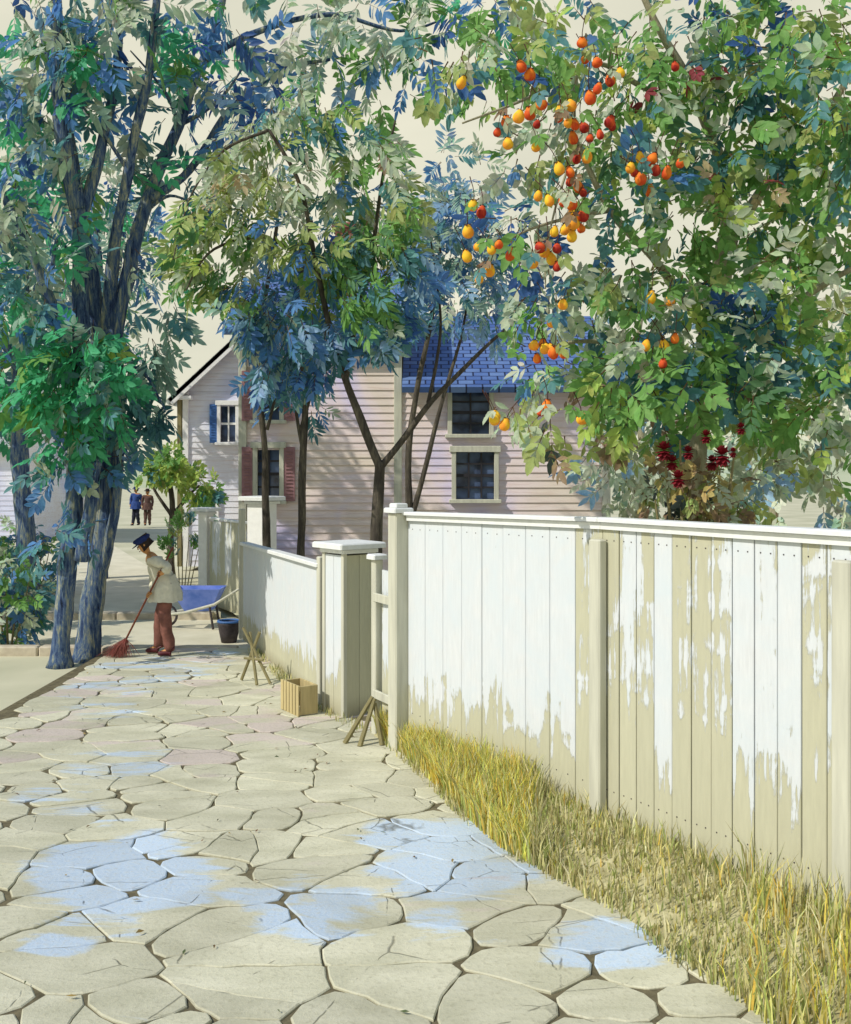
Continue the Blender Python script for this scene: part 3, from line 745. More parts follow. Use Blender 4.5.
for s_ in (-1, 1):
    xe = xr+s_*(x1-xr+.35); ze = ez-.35*(rz-ez)/(x1-xr)
    c_ = Vector(((xr+xe)/2, D-.32, (rz+ze)/2+.02)); L = math.hypot(xe-xr, rz-ze)
    mb.bbox(c_, (L, .06, .2), Matrix.Rotation(s_*math.atan2(rz-ze, abs(xe-xr)), 3, 'Y'), .01)
for s_, xe in ((-1, x0), (1, x1)): mb.bbox((xe+s_*.1, D-.13, ez-.18), (.62, .34, .1), None, .01)
mb.build('trim', M['whitepaint'], h)
mb = MB()
for s_ in (-1, 1):
    xe = xr+s_*(x1-xr+.4); ze = ez-.4*(rz-ez)/(x1-xr)
    roof_slab(mb, (xe, D-.35, ze), (xe, D+9.3, ze), (xr, D+9.3, rz+.0), (xr, D-.35, rz))
rf = mb.build('roof', M['roofgrey'], h, uvf=lambda c: (c.y, abs(c.x-xr)*1.2))
window(h, wx0, wx1, wz0, wz1, D-.02, M['whitepaint'], M['whitepaint'], 2, 2, M['bluepaint'], 'L')
window(h, PX(205, D), PX(216, D), .8, 2.0, D-.02, M['whitepaint'], M['darkwood'], 2, 2)
# porch column strip left of the facade
mb = MB(); xp = PX(180, D)
mb.bbox((xp, D-.02, 2.28), (.12, .12, 4.56), None, .01); mb.build('downpipe', M['greybrown'], h)
# pink house
D = 20.0; m0, m1, w1 = PX(242, D), PX(398, D), PX(606, D); ez, wez = 5.45, 4.32
h = thing('pink_house', 'pink and lavender clapboard house with blue slate roof behind the fence', 'house', (1.5, D, 0))
def wn_(px0, px1, py0, py1): return PX(px0, D), PX(px1, D), CAMH+(HOR-py1)*D/F, CAMH+(HOR-py0)*D/F
W1 = wn_(452, 489, 391, 434); W2 = wn_(456, 494, 452, 499); W3 = wn_(258, 280, 372, 420); W4 = wn_(258, 280, 448, 500); W5 = wn_(328, 350, 372, 420); W6 = wn_(660, 690, 400, 450); W7 = wn_(560, 590, 400, 450)
W8 = wn_(745, 772, 440, 490)
mb = MB()
clap(mb, (m0, D), (m1, D), 0, ez, .15, .024, [(W[0]-m0-.04, W[1]-m0+.04, W[2], W[3]) for W in (W3, W4)])
clap(mb, (m1, D), (w1, D), 0, wez, .15, .024, [(W[0]-m1-.04, W[1]-m1+.04, W[2], W[3]) for W in (W1, W2)])
clap(mb, (m0, D+7), (m0, D), 0, ez, .15); clap(mb, (m1, D), (m1, D+7), wez, ez, .15); clap(mb, (w1, D), (w1, D+7), 0, wez, .15)
for x, e_, rr in ((m0, ez, 7.2), (m1, ez, 7.2), (w1, wez, 6.1)): mb.add([(x, D, e_), (x, D+7, e_), (x, D+3.5, rr)], [(0, 1, 2)])
mb.add([(m0, D+7, 0), (w1, D+7, 0), (w1, D+7, wez), (m0, D+7, wez)], [(3, 2, 1, 0)])
mb.build('wall', M['clappink'], h)
mb = MB()
for x, e_ in ((m0+.02, ez), (m1, ez), (w1, wez)): mb.bbox((x, D-.03, e_/2), (.16, .08, e_), None, .01)
mb.bbox(((m0+m1)/2, D-.13, ez-.06), (m1-m0+.5, .24, .16), None, .01); mb.bbox(((m1+w1)/2+.1, D-.13, wez-.06), (w1-m1-.1, .24, .14), None, .01)
mb.build('trim', M['post'], h)
mb = MB()
sl1, sl2 = (7.2-ez)/3.5, (6.1-wez)/3.5
roof_slab(mb, (m0-.3, D-.4, ez-.4*sl1), (m1+.3, D-.4, ez-.4*sl1), (m1+.3, D+3.5, 7.2), (m0-.3, D+3.5, 7.2))
roof_slab(mb, (m0-.3, D+7.4, ez-.4*sl1), (m1+.3, D+7.4, ez-.4*sl1), (m1+.3, D+3.5, 7.2), (m0-.3, D+3.5, 7.2))
roof_slab(mb, (m1+.09, D-.4, wez-.4*sl2), (w1+.3, D-.4, wez-.4*sl2), (w1+.3, D+3.5, 6.1), (m1+.09, D+3.5, 6.1))
roof_slab(mb, (m1+.09, D+7.4, wez-.4*sl2), (w1+.3, D+7.4, wez-.4*sl2), (w1+.3, D+3.5, 6.1), (m1+.09, D+3.5, 6.1))
rf = mb.build('roof', M['slate'], h, uvf=lambda c: (c.x, abs(c.y-D-3.5)*1.15))
mb = MB(); mb.bbox((m1-1.2, D+3.5, 7.5), (.7, .6, 1.5), None, .02); mb.bbox((m1-1.2, D+3.5, 8.28), (.84, .74, .12), None, .02); ch = mb.build('chimney', M['brick'], h)
for W in (W1, W2): window(h, *W, D-.03, M['post'], M['darkwood'], 2 if W is not W2 else 3, 4)
for W in (W3, W4): window(h, *W, D-.03, M['post'], M['darkwood'], 2, 4, M['maroon'])

# ------------------------------------------------------------------ foliage
PAL = {k: s2l(v) for k, v in dict(navy=(26, 60, 134), blue=(50, 102, 176), sky=(112, 158, 202), teal=(54, 112, 118), dteal=(34, 78, 88), green=(84, 142, 52), dgreen=(46, 92, 48),  # blue and navy put the tone of shaded leaves into the leaf colour
       olive=(136, 156, 70), lime=(152, 184, 64), emer=(44, 156, 92), sage=(164, 184, 148), pale=(196, 204, 172), mint=(126, 168, 146), brown=(112, 86, 60), dark=(38, 48, 48), ochre=(168, 146, 72), red=(120, 30, 36), tan=(176, 150, 104)).items()}
class Crown:
    def __init__(s): s.V = []; s.F = []; s.C = []; s.n = 0
    def leaf(s, p, d, nrm, L, W, c):
        side = np.cross(d, nrm); side /= np.linalg.norm(side)+1e-9; up = np.cross(side, d)
        a = p; b = p+d*L*.45+side*W*.5+up*W*.12; e = p+d*L*.45-side*W*.5+up*W*.12; m_ = p+d*L*.5-up*W*.02; t = p+d*L-up*L*.08
        b2 = p+d*L*.78+side*W*.34; e2 = p+d*L*.78-side*W*.34
        s.V += [a, b, m_, e, t, b2, e2]; o = s.n
        s.F += [(o, o+1, o+5, o+2), (o, o+2, o+6, o+3), (o+2, o+5, o+4), (o+2, o+4, o+6)]; s.C += [c]*7; s.n += 7
    def spray(s, p, ax, L, W, npair, step, base, jit=.18, fan=.9, fold=None):
        ax = ax/np.linalg.norm(ax); r = rng.normal(size=3); nrm = np.cross(ax, r); nrm /= np.linalg.norm(nrm)
        v = np.array((-.5, -.75, .45))+rng.normal(size=3)*.55   # leaves turn their faces to the light
        nrm = v-ax*np.dot(v, ax); nrm /= np.linalg.norm(nrm); side = np.cross(ax, nrm); q = p.copy(); dirn = ax.copy()
        for k in range(npair):
            dirn = dirn+np.array((0, 0, -.06)); dirn /= np.linalg.norm(dirn); q = q+dirn*step
            sc = (1-.45*abs(k/max(1, npair-1)-.4))*rng.uniform(.8, 1.15)
            for sg in (-1, 1):
                d_ = dirn*math.cos(fan)+side*sg*math.sin(fan)+rng.normal(size=3)*.1; d_[2] -= .12; d_ /= np.linalg.norm(d_)
                c = np.clip(np.array(base)*rng.uniform(1-jit, 1+jit)*(1+rng.normal(size=3)*.05), 0, 1)
                s.leaf(q, d_, nrm+rng.normal(size=3)*.22, L*sc, W*sc, c)
        s.leaf(q, dirn, nrm, L, W, np.array(base))
        o = s.n; e = nrm*.004+side*.004; s.V += [p-e, p+e, q]; s.F += [(o, o+1, o+2)]; s.C += [PAL['brown']]*3; s.n += 3
    def clump(s, px, py, d, rpx, n, pal, L=.16, W=.05, npair=4, step=None, dirv=None, rd=None, ry=1.0, keep=1.0):
        n = max(3, int(n*keep))
        c = np.array(P(px, py, d)); R = rpx*d/F; rd = rd if rd else R
        names = [k for k, w_ in pal.items() for _ in range(w_)]; step = step or L*.32
        k = 0
        while k < n:
            u = rng.normal(size=3); u /= np.linalg.norm(u); r = rng.uniform(.15, 1)**.6
            q = c+u*np.array((R, rd, R*ry))*r
            if mnoise.noise(Vector(q*1.7/max(.4, L*5)))+rng.uniform(-.5, .62) < -.08: continue
            if dirv is not None: a = np.array(dirv, float)+rng.normal(size=3)*.35
            else: a = u*.7+np.array((0, 0, -.45))+rng.normal(size=3)*.4
            base = np.array(PAL[names[rng.integers(len(names))]])**.62
            s.spray(q, a, L*rng.uniform(.8, 1.2), W*rng.uniform(.8, 1.2), npair+int(rng.integers(-1, 2)), step, base); k += 1
    def build(s, name, mat, parent):
        me = bpy.data.meshes.new(name); V = np.array(s.V, np.float32); me.vertices.add(len(V)); me.vertices.foreach_set('co', V.ravel())
        nl = sum(len(f) for f in s.F); me.loops.add(nl); me.polygons.add(len(s.F))
        ls = []; st = []; k = 0
        for f in s.F: st.append(k); ls += f; k += len(f)
        me.loops.foreach_set('vertex_index', ls); me.polygons.foreach_set('loop_start', st)
        me.update(calc_edges=True); me.validate()
        a = me.color_attributes.new('Col', 'FLOAT_COLOR', 'POINT'); arr = np.ones((len(V), 4), np.float32); arr[:, :3] = np.array(s.C, np.float32); a.data.foreach_set('color', arr.ravel())
        me.materials.append(mat); o = bpy.data.objects.new(name, me); col.objects.link(o)
        if parent: o.parent = parent; o.matrix_parent_inverse = parent_inv(parent)
        return o
def smoothline(pts, k=5):
    pts = [Vector(p) for p in pts]; out = []
    for i in range(len(pts)-1):
        p0, p1, p2, p3 = pts[max(i-1, 0)], pts[i], pts[i+1], pts[min(i+2, len(pts)-1)]
        for j in range(k):
            t = j/k; out.append(.5*((2*p1)+(p2-p0)*t+(2*p0-5*p1+4*p2-p3)*t*t+(3*p1-p0-3*p2+p3)*t**3))
    out.append(pts[-1]); return out
def limb(mb, pix, r0, r1, n=12, bump=.18, flare=False, sides_wob=.03):
    """pix = list of (px,py,d); radii in metres from r0 to r1"""
    pts = smoothline([q if isinstance(q, Vector) else P(*q) for q in pix], 6); m_ = len(pts)
    rad = [r0+(r1-r0)*(i/(m_-1)) for i in range(m_)]
    if flare:
        for i in range(min(4, m_)): rad[i] *= (1.55, 1.25, 1.1, 1.03)[i]
    pts = [p+mnoise.noise_vector(p*1.3)*sides_wob*(1 if i else 0) for i, p in enumerate(pts)]
    mb.tube(pts, rad, n, bump=bump)

# --- big elm (trunk at 110) ---
t1 = thing('elm_tree', 'large blue barked elm with forked leaning stems, nearest the sweeper', 'tree', tuple(P(88, 652, 14.3)), 'street elms on the left')
G = (HOR-0)
mb = MB()
limb(mb, [(86, 662, 14.3), (94, 600, 14.3), (104, 520, 14.35), (111, 430, 14.35), (112, 330, 14.35)], .165, .14, 16, .3, True)
limb(mb, [(98, 585, 14.3), (116, 500, 14.2), (122, 420, 14.1), (118, 330, 14.1), (130, 240, 14.2)], .075, .04, 12, .25)
limb(mb, [(112, 345, 14.35), (124, 290, 14.4), (143, 215, 14.6), (178, 125, 14.9), (215, 30, 15.2), (232, -60, 15.4)], .125, .05)
limb(mb, [(108, 340, 14.35), (112, 270, 14.2), (128, 170, 14.0), (150, 70, 13.8), (160, -60, 13.7)], .10, .045)
limb(mb, [(100, 350, 14.35), (94, 290, 14.3), (80, 210, 14.1), (66, 120, 13.9), (40, 20, 13.7)], .13, .05)
limb(mb, [(205, 60, 15.1), (260, 30, 15.5), (330, 15, 15.8), (400, 30, 15.9), (440, 20, 16)], .06, .015)
limb(mb, [(150, 200, 14.6), (190, 170, 15.0), (230, 110, 15.3), (280, 70, 15.6), (330, 60, 15.8)], .07, .025)
mb.build('trunk', M['barkblue'], t1, True)
mb = MB()
for a, b, c_, d_ in (((143, 215), (170, 195), (200, 205), 14.7), ((128, 170), (100, 130), (70, 90), 14.0), ((178, 125), (165, 90), (130, 50), 14.8), ((66, 140), (40, 120), (5, 100), 13.9), ((94, 290), (70, 250), (40, 230), 14.3),
                     ((110, 380), (140, 370), (165, 410), 14.0), ((112, 400), (80, 350), (50, 340), 13.8), ((178, 125), (220, 100), (260, 40), 15.0)):
    mb = MB(); limb(mb, [(*a, d_), (*b, d_-.2), (*c_, d_-.5)], .035, .01, 7, .1); mb.build('branch', M['barkblue'], t1, True)
cr = Crown(); BT = dict(blue=4, teal=3, sky=1, navy=1, mint=3, sage=5, emer=2, dteal=1, green=2, pale=2)
GB = dict(emer=3, teal=3, mint=2, green=2, blue=2, sage=2)
for q in ((90, 70, 14, 60, 55, BT), (60, 120, 13.8, 50, 40, BT), (140, 50, 14.2, 55, 55, BT), (235, 75, 15, 48, 60, dict(blue=5, navy=4, sky=2, teal=1)), (190, 110, 14.8, 45, 45, dict(teal=4, green=2, mint=2, blue=1)),
          (175, 190, 14.8, 42, 45, dict(dteal=4, teal=3, blue=2, emer=1)), (110, 160, 14, 40, 34, GB), (60, 220, 13.8, 40, 28, GB), (140, 255, 14.4, 28, 16, BT), (80, 300, 13.9, 38, 20, GB), (20, 180, 13.8, 50, 45, BT),
          (20, 60, 13.8, 55, 45, BT), (110, 0, 14, 90, 60, BT), (230, 5, 15, 80, 60, GB), (310, 30, 15.6, 50, 50, dict(sage=5, green=2, mint=2, blue=1, pale=3)), (320, 90, 15.6, 36, 34, dict(blue=3, sky=3, sage=4, green=1)), (270, 130, 15.4, 34, 22, dict(blue=4, sky=3, sage=2)),
          (370, 20, 15.8, 50, 60, dict(sage=4, green=3, mint=2, blue=2)), (430, 10, 15.9, 46, 50, dict(dgreen=3, green=3, blue=3, sage=2)), (395, 70, 15.9, 30, 26, dict(blue=4, green=2, sage=2)), (370, 100, 15.8, 26, 18, dict(sky=2, sage=3, green=2)), (480, -10, 16, 40, 36, GB), (425, 60, 15.9, 22, 12, dict(dgreen=3, navy=2))):
    cr.clump(q[0], q[1], q[2], q[3], q[4], q[5], L=.30, W=.10, npair=4, rd=1.3, keep=.55)
for q in ((98, 470, 13.9, 22, 14), (112, 440, 13.9, 26, 20), (90, 530, 14.0, 16, 7)): cr.clump(q[0], q[1], q[2], q[3], q[4], dict(blue=3, teal=4, sky=2, dteal=2), L=.2, W=.075, npair=3, rd=.3)
# hanging fronds right of the trunk, and the bright low mass
for q in ((165, 350, 14.2, 24, 16, dict(mint=4, teal=3, sage=2)), (145, 410, 14.2, 22, 16, dict(teal=3, dteal=2, mint=2)), (120, 365, 14.1, 26, 18, dict(emer=3, teal=2, dteal=2)), (172, 318, 14.3, 14, 6, dict(mint=3, teal=2))):
    cr.clump(q[0], q[1], q[2], q[3], q[4], q[5], L=.26, W=.08, npair=4, dirv=(.35, -.2, -.9), rd=.5, ry=1.3)
cr.build('crown', M['leaf'], t1)
# --- second elm (trunk at 72) with the emerald lower mass ---
t2 = thing('elm_tree', 'elm with a bright emerald low leaf mass hiding its stem, leftmost stem beside the path', 'tree', tuple(P(70, 660, 13.8)), 'street elms on the left')
mb = MB()
limb(mb, [(60, 668, 13.8), (64, 600, 13.8), (74, 500, 13.8), (78, 400, 13.8), (80, 300, 13.8), (78, 200, 13.7)], .13, .10, 16, .3, True)
limb(mb, [(79, 420, 13.8), (60, 330, 13.6), (30, 250, 13.4), (-20, 150, 13.2)], .1, .04); limb(mb, [(78, 210, 13.7), (60, 120, 13.6), (58, 20, 13.5), (50, -60, 13.5)], .12, .05)
limb(mb, [(78, 230, 13.7), (100, 150, 13.9), (118, 60, 14), (120, -40, 14)], .09, .04)
limb(mb, [(82, 560, 13.75), (90, 500, 13.7), (96, 440, 13.6), (92, 400, 13.6)], .11, .05)
mb.build('trunk', M['barkblue'], t2, True)
cr = Crown()
for q in ((66, 470, 13.3, 20, 14, dict(teal=3, blue=3, sage=4)), (60, 540, 13.4, 16, 9, dict(teal=3, blue=3)), (74, 435, 13.2, 26, 30, dict(emer=4, teal=3)), (82, 368, 13.2, 38, 95, dict(emer=10, lime=1, mint=2)), (58, 400, 13.2, 34, 55, dict(emer=8, mint=2, green=1)), (108, 400, 13.2, 26, 34, dict(emer=6, teal=3)), (20, 370, 13.2, 40, 60, dict(emer=5, green=3, teal=2)),
          (40, 270, 13.3, 40, 24, GB), (0, 300, 13.2, 40, 34, GB), (0, 200, 13.2, 50, 34, BT), (60, 60, 13.4, 60, 40, BT), (80, -30, 13.4, 80, 50, BT)):
    cr.clump(q[0], q[1], q[2], q[3], q[4], q[5], L=.22, W=.085, npair=4, rd=.7)
cr.build('crown', M['leaf'], t2)
# --- row of further street trees at the left ---
for i, (px, d, lab) in enumerate(((22, 17.0, 'slender blue grey street tree at the far left, beyond the two big elms'), (98, 24.0, 'more distant kerbside tree seen between the blue elm trunks'))):
    b = P(px, 470, d); t3 = thing('street_tree', lab, 'tree', (b.x, d, -.1), 'street elms on the left')
    gy = HOR+(CAMH+.12)*F/d; k = 17/d
    mb = MB(); limb(mb, [(px, gy, d), (px+3, gy-90*k, d), (px-4, 420, d), (px+2, 300, d), (px-6, 180, d)], .2, .07, 12, .25, True)
    limb(mb, [(px, 400, d), (px+25*k, 300, d), (px+40*k, 200, d)], .08, .03); limb(mb, [(px, 380, d), (px-40*k, 290, d-.5), (px-60*k, 200, d-.6)], .08, .03)
    mb.build('trunk', M['barkblue'], t3, True); cr = Crown()
    for _ in range(9): cr.clump(px+random.uniform(-70, 60)*k, 330-random.uniform(0, 220)*k, d+random.uniform(-1, 1), 50*k, 34, BT if i else GB, L=.28, W=.09, rd=1)
    cr.build('crown', M['leaf'], t3)
# trees outside the left edge whose shade crosses the street
for i, (X, Y) in enumerate(((-9.6, 16.8), (-11.6, 19.0))):
    t3 = thing('street_tree', ('broad street tree just beyond the left edge of the view', 'far broad street tree beyond the left edge of the view')[i], 'tree', (X, Y, -.1), 'street elms on the left')
    mb = MB(); mb.tube([(X, Y, -.15), (X+.05, Y, 1.2), (X-.05, Y+.1, 3), (X+.1, Y, 5)], [.3, .22, .2, .15], 12, bump=.2)
    for a in range(5): th = a*1.3+i; mb.tube([(X, Y, 2.6+.3*a), (X+math.cos(th)*1.0, Y+math.sin(th)*1.0, 3.8+.3*a), (X+math.cos(th)*1.8, Y+math.sin(th)*1.8, 4.8+.3*a)], [.08, .05, .02], 8)
    mb.build('trunk', M['barkblue'], t3, True); cr = Crown()
    for _ in range(15):
        a, r = random.uniform(0, 2*PI), random.uniform(.3, 1.9); q = Vector((X+math.cos(a)*r, Y+math.sin(a)*r, random.uniform(3.4, 6.2)))
        cr.clump(CX+q.x/q.y*F, HOR-(q.z-CAMH)/q.y*F, q.y, 1.0*F/q.y, 46, GB, L=.3, W=.1, rd=.8)
    cr.build('crown', M['leaf'], t3)

# --- middle tree with the Y fork ---
D = 11.8; b = P(376, 470, D)
t4 = thing('garden_tree', 'slim garden tree with a Y shaped fork and drooping green crown behind the pier', 'tree', (b.x, D, 0), 'garden trees behind the fence')
mb = MB()
limb(mb, [Vector((b.x, D, -.05)), P(376, 600, D), P(377, 520, D), P(380, 462, D)], .085, .06, 10, .12, True)
limb(mb, [(380, 468, D), (362, 425, D), (345, 380, D), (332, 335, D), (318, 270, D-.1), (300, 190, D-.3), (268, 130, D-.5)], .055, .018, 9, .12)
limb(mb, [(380, 468, D), (405, 435, D), (432, 400, D-.05), (462, 368, D-.1), (492, 340, D-.1), (510, 325, D-.1)], .045, .012, 9, .12)
limb(mb, [(428, 403, D), (436, 360, D), (440, 310, D), (430, 240, D)], .025, .01, 8, .1)
limb(mb, [(345, 380, D), (356, 320, D+.1), (372, 250, D+.2), (385, 170, D+.1), (395, 120, D)], .04, .012, 8, .1)
limb(mb, [(318, 270, D-.1), (270, 240, D-.3), (215, 250, D-.5), (185, 290, D-.6)], .028, .008, 8, .1)
limb(mb, [(268, 130, D-.5), (225, 150, D-.6), (190, 200, D-.7), (172, 260, D-.8)], .02, .006, 8, .1)
limb(mb, [(372, 250, D+.2), (400, 210, D), (425, 200, D)], .02, .006, 8, .1)
mb.build('trunk', M['barkdark'], t4, True)
cr = Crown(); OL = dict(olive=6, green=4, lime=1, sage=3, dgreen=1); MX = dict(green=3, olive=2, sage=3, teal=2, blue=1, pale=1); DK = dict(dgreen=4, green=3, olive=2, dteal=2)
BG = dict(teal=4, blue=4, dteal=2, sky=2, mint=1, sage=1, navy=1)
for q in ((300, 125, 36, 40, MX), (255, 140, 34, 30, dict(sage=4, olive=3, pale=2)), (345, 130, 34, 34, MX), (375, 150, 26, 24, dict(green=3, sage=3, brown=1)), (230, 175, 34, 32, dict(olive=4, sage=4, tan=1)), (290, 180, 36, 38, dict(sage=3, olive=3, pale=2, green=2)),
          (345, 190, 36, 42, MX), (395, 200, 30, 36, dict(olive=4, green=4, sage=3, teal=1)), (205, 220, 28, 34, OL), (245, 235, 30, 36, OL), (190, 262, 20, 24, OL), (212, 272, 24, 30, OL), (250, 290, 26, 30, dict(olive=4, blue=3, green=3)),
          (290, 240, 26, 26, dict(olive=3, lime=2, dgreen=1, blue=1)), (345, 245, 34, 56, DK), (385, 250, 26, 34, DK), (320, 290, 28, 34, dict(green=3, olive=3, blue=2, teal=2)), (360, 300, 28, 40, dict(green=4, dgreen=3, teal=2)),
          (300, 325, 26, 30, BG), (270, 330, 26, 34, BG), (246, 318, 20, 20, BG), (268, 372, 16, 16, BG), (285, 365, 24, 32, BG), (340, 335, 26, 30, BG), (375, 335, 22, 24, BG), (395, 310, 22, 20, BG), (410, 270, 24, 20, dict(blue=3, sky=3, teal=2)), (310, 375, 18, 16, BG)):
    cr.clump(q[0], q[1], D-.2+random.uniform(-.4, .5), q[2], int(q[3]*.85), q[4], L=.19, W=.06, npair=4, dirv=((q[0]-300)/160, -.25, -.55), rd=.55)
cr.build('crown', M['leaf'], t4)
# --- bluish slender tree between ---
D = 14.6
t5 = thing('garden_tree', 'slender many stemmed tree with blue green leaves in front of the slate roof', 'tree', (P(412, 470, D).x, D, 0), 'garden trees behind the fence')
mb = MB()
limb(mb, [Vector((P(410, 470, D).x, D, 0)), P(410, 540, D), P(408, 460, D), P(420, 380, D), P(438, 280, D), P(440, 200, D)], .07, .02, 9, .12)
limb(mb, [P(411, 520, D), P(432, 440, D), P(452, 370, D), P(470, 290, D)], .045, .015, 9, .12)
mb.build('trunk', M['barkdark'], t5, True); cr = Crown(); SB = dict(sky=5, blue=3, teal=3, sage=2, mint=2)
for q in ((440, 215, 30, 40), (425, 265, 34, 44), (470, 245, 28, 34), (450, 295, 30, 30), (400, 310, 26, 22), (490, 290, 22, 20), (470, 185, 24, 22), (410, 235, 26, 26), (445, 165, 16, 12), (485, 260, 30, 34), (500, 310, 26, 26), (470, 215, 26, 26), (420, 200, 22, 18), (505, 230, 20, 12)):
    cr.clump(q[0], q[1], D+random.uniform(-.5, .5), q[2], q[3], SB, L=.19, W=.06, npair=4, rd=.7)
cr.build('crown', M['leaf'], t5)
# --- dark slim stems at 268 and 300 ---
for px, d, lab, dx in ((267, 15.9, 'thin dark stemmed tree against the shuttered end of the house', -6), (301, 15.2, 'thin dark tree just right of the shuttered windows', 4)):
    t6 = thing('garden_tree', lab, 'tree', (P(px, 470, d).x, d, 0), 'garden trees behind the fence')
    mb = MB(); limb(mb, [Vector((P(px, 470, d).x, d, 0)), P(px, 560, d), P(px+dx*.3, 480, d), P(px+dx, 400, d), P(px-4, 320, d), P(px+10, 220, d)], .075, .03, 9, .2)
    limb(mb, [P(px+dx*.5, 450, d), P(px-8, 390, d), P(px-10, 320, d)], .03, .012, 7, .1); limb(mb, [P(px, 430, d), P(px+16, 370, d), P(px+30, 310, d)], .03, .012, 7, .1)
    mb.build('trunk', M['barkdark'], t6, True); cr = Crown()
    for q in ((4, 330, 20, 20), (8, 300, 26, 24), (20, 350, 20, 18), (8, 380, 16, 12), (10, 240, 34, 26), (12, 405, 10, 6)): cr.clump(px+q[0], q[1], d+random.uniform(-.4, .4), q[2], q[3], BG, L=.2, W=.06, rd=.6)
    cr.build('crown', M['leaf'], t6)
# --- fruit tree ---
D = 8.7; bX = P(690, 470, D).x
t7 = thing('fruit_tree', 'spreading fruit tree hung with yellow, orange and red fruit over the tall fence', 'tree', (bX, D, 0))
mb = MB()
limb(mb, [Vector((bX, D, -.05)), P(690, 640, D), P(688, 540, D), P(696, 430, D), P(712, 330, D), P(728, 240, D)], .15, .09, 12, .15, True)
limb(mb, [(728, 245, D), (722, 170, D-.1), (697, 98, D-.3), (660, 30, D-.5), (630, -40, D-.6)], .06, .022, 9, .12)
limb(mb, [(697, 98, D-.3), (650, 88, D-.5), (600, 62, D-.8), (550, 85, D-1.0), (510, 105, D-1.1), (460, 125, D-1.2)], .026, .007, 8, .1)
limb(mb, [(712, 335, D), (660, 270, D-.3), (610, 210, D-.7), (575, 130, D-.9), (580, 60, D-1.0)], .045, .012, 8, .1)
limb(mb, [(610, 210, D-.7), (575, 215, D-.9), (530, 230, D-1.1), (490, 250, D-1.2)], .02, .006, 8, .1)
limb(mb, [(575, 140, D-.9), (560, 190, D-1.0), (548, 250, D-1.1), (545, 290, D-1.15)], .012, .005, 7, .1)
limb(mb, [(704, 380, D), (650, 350, D-.4), (590, 340, D-.8), (540, 350, D-1.0)], .035, .008, 8, .1)
limb(mb, [(728, 245, D), (770, 180, D), (820, 120, D-.1), (870, 40, D-.2)], .06, .02, 9, .1)
limb(mb, [(700, 400, D), (760, 330, D-.2), (830, 280, D-.5), (890, 250, D-.7)], .05, .015, 9, .1)
limb(mb, [(722, 170, D-.1), (740, 100, D-.2), (760, 20, D-.3)], .03, .012, 8, .1)
mb.build('trunk', M['barkpale'], t7, True)
cr = Crown(); FG = dict(green=7, olive=3, sage=2, teal=2, lime=2, dgreen=1); FB = dict(navy=5, blue=3, teal=2, sage=2, green=1); FM = dict(green=3, sage=4, teal=3, blue=2, pale=2, olive=2); FD = dict(dteal=5, teal=3, navy=3, green=2)
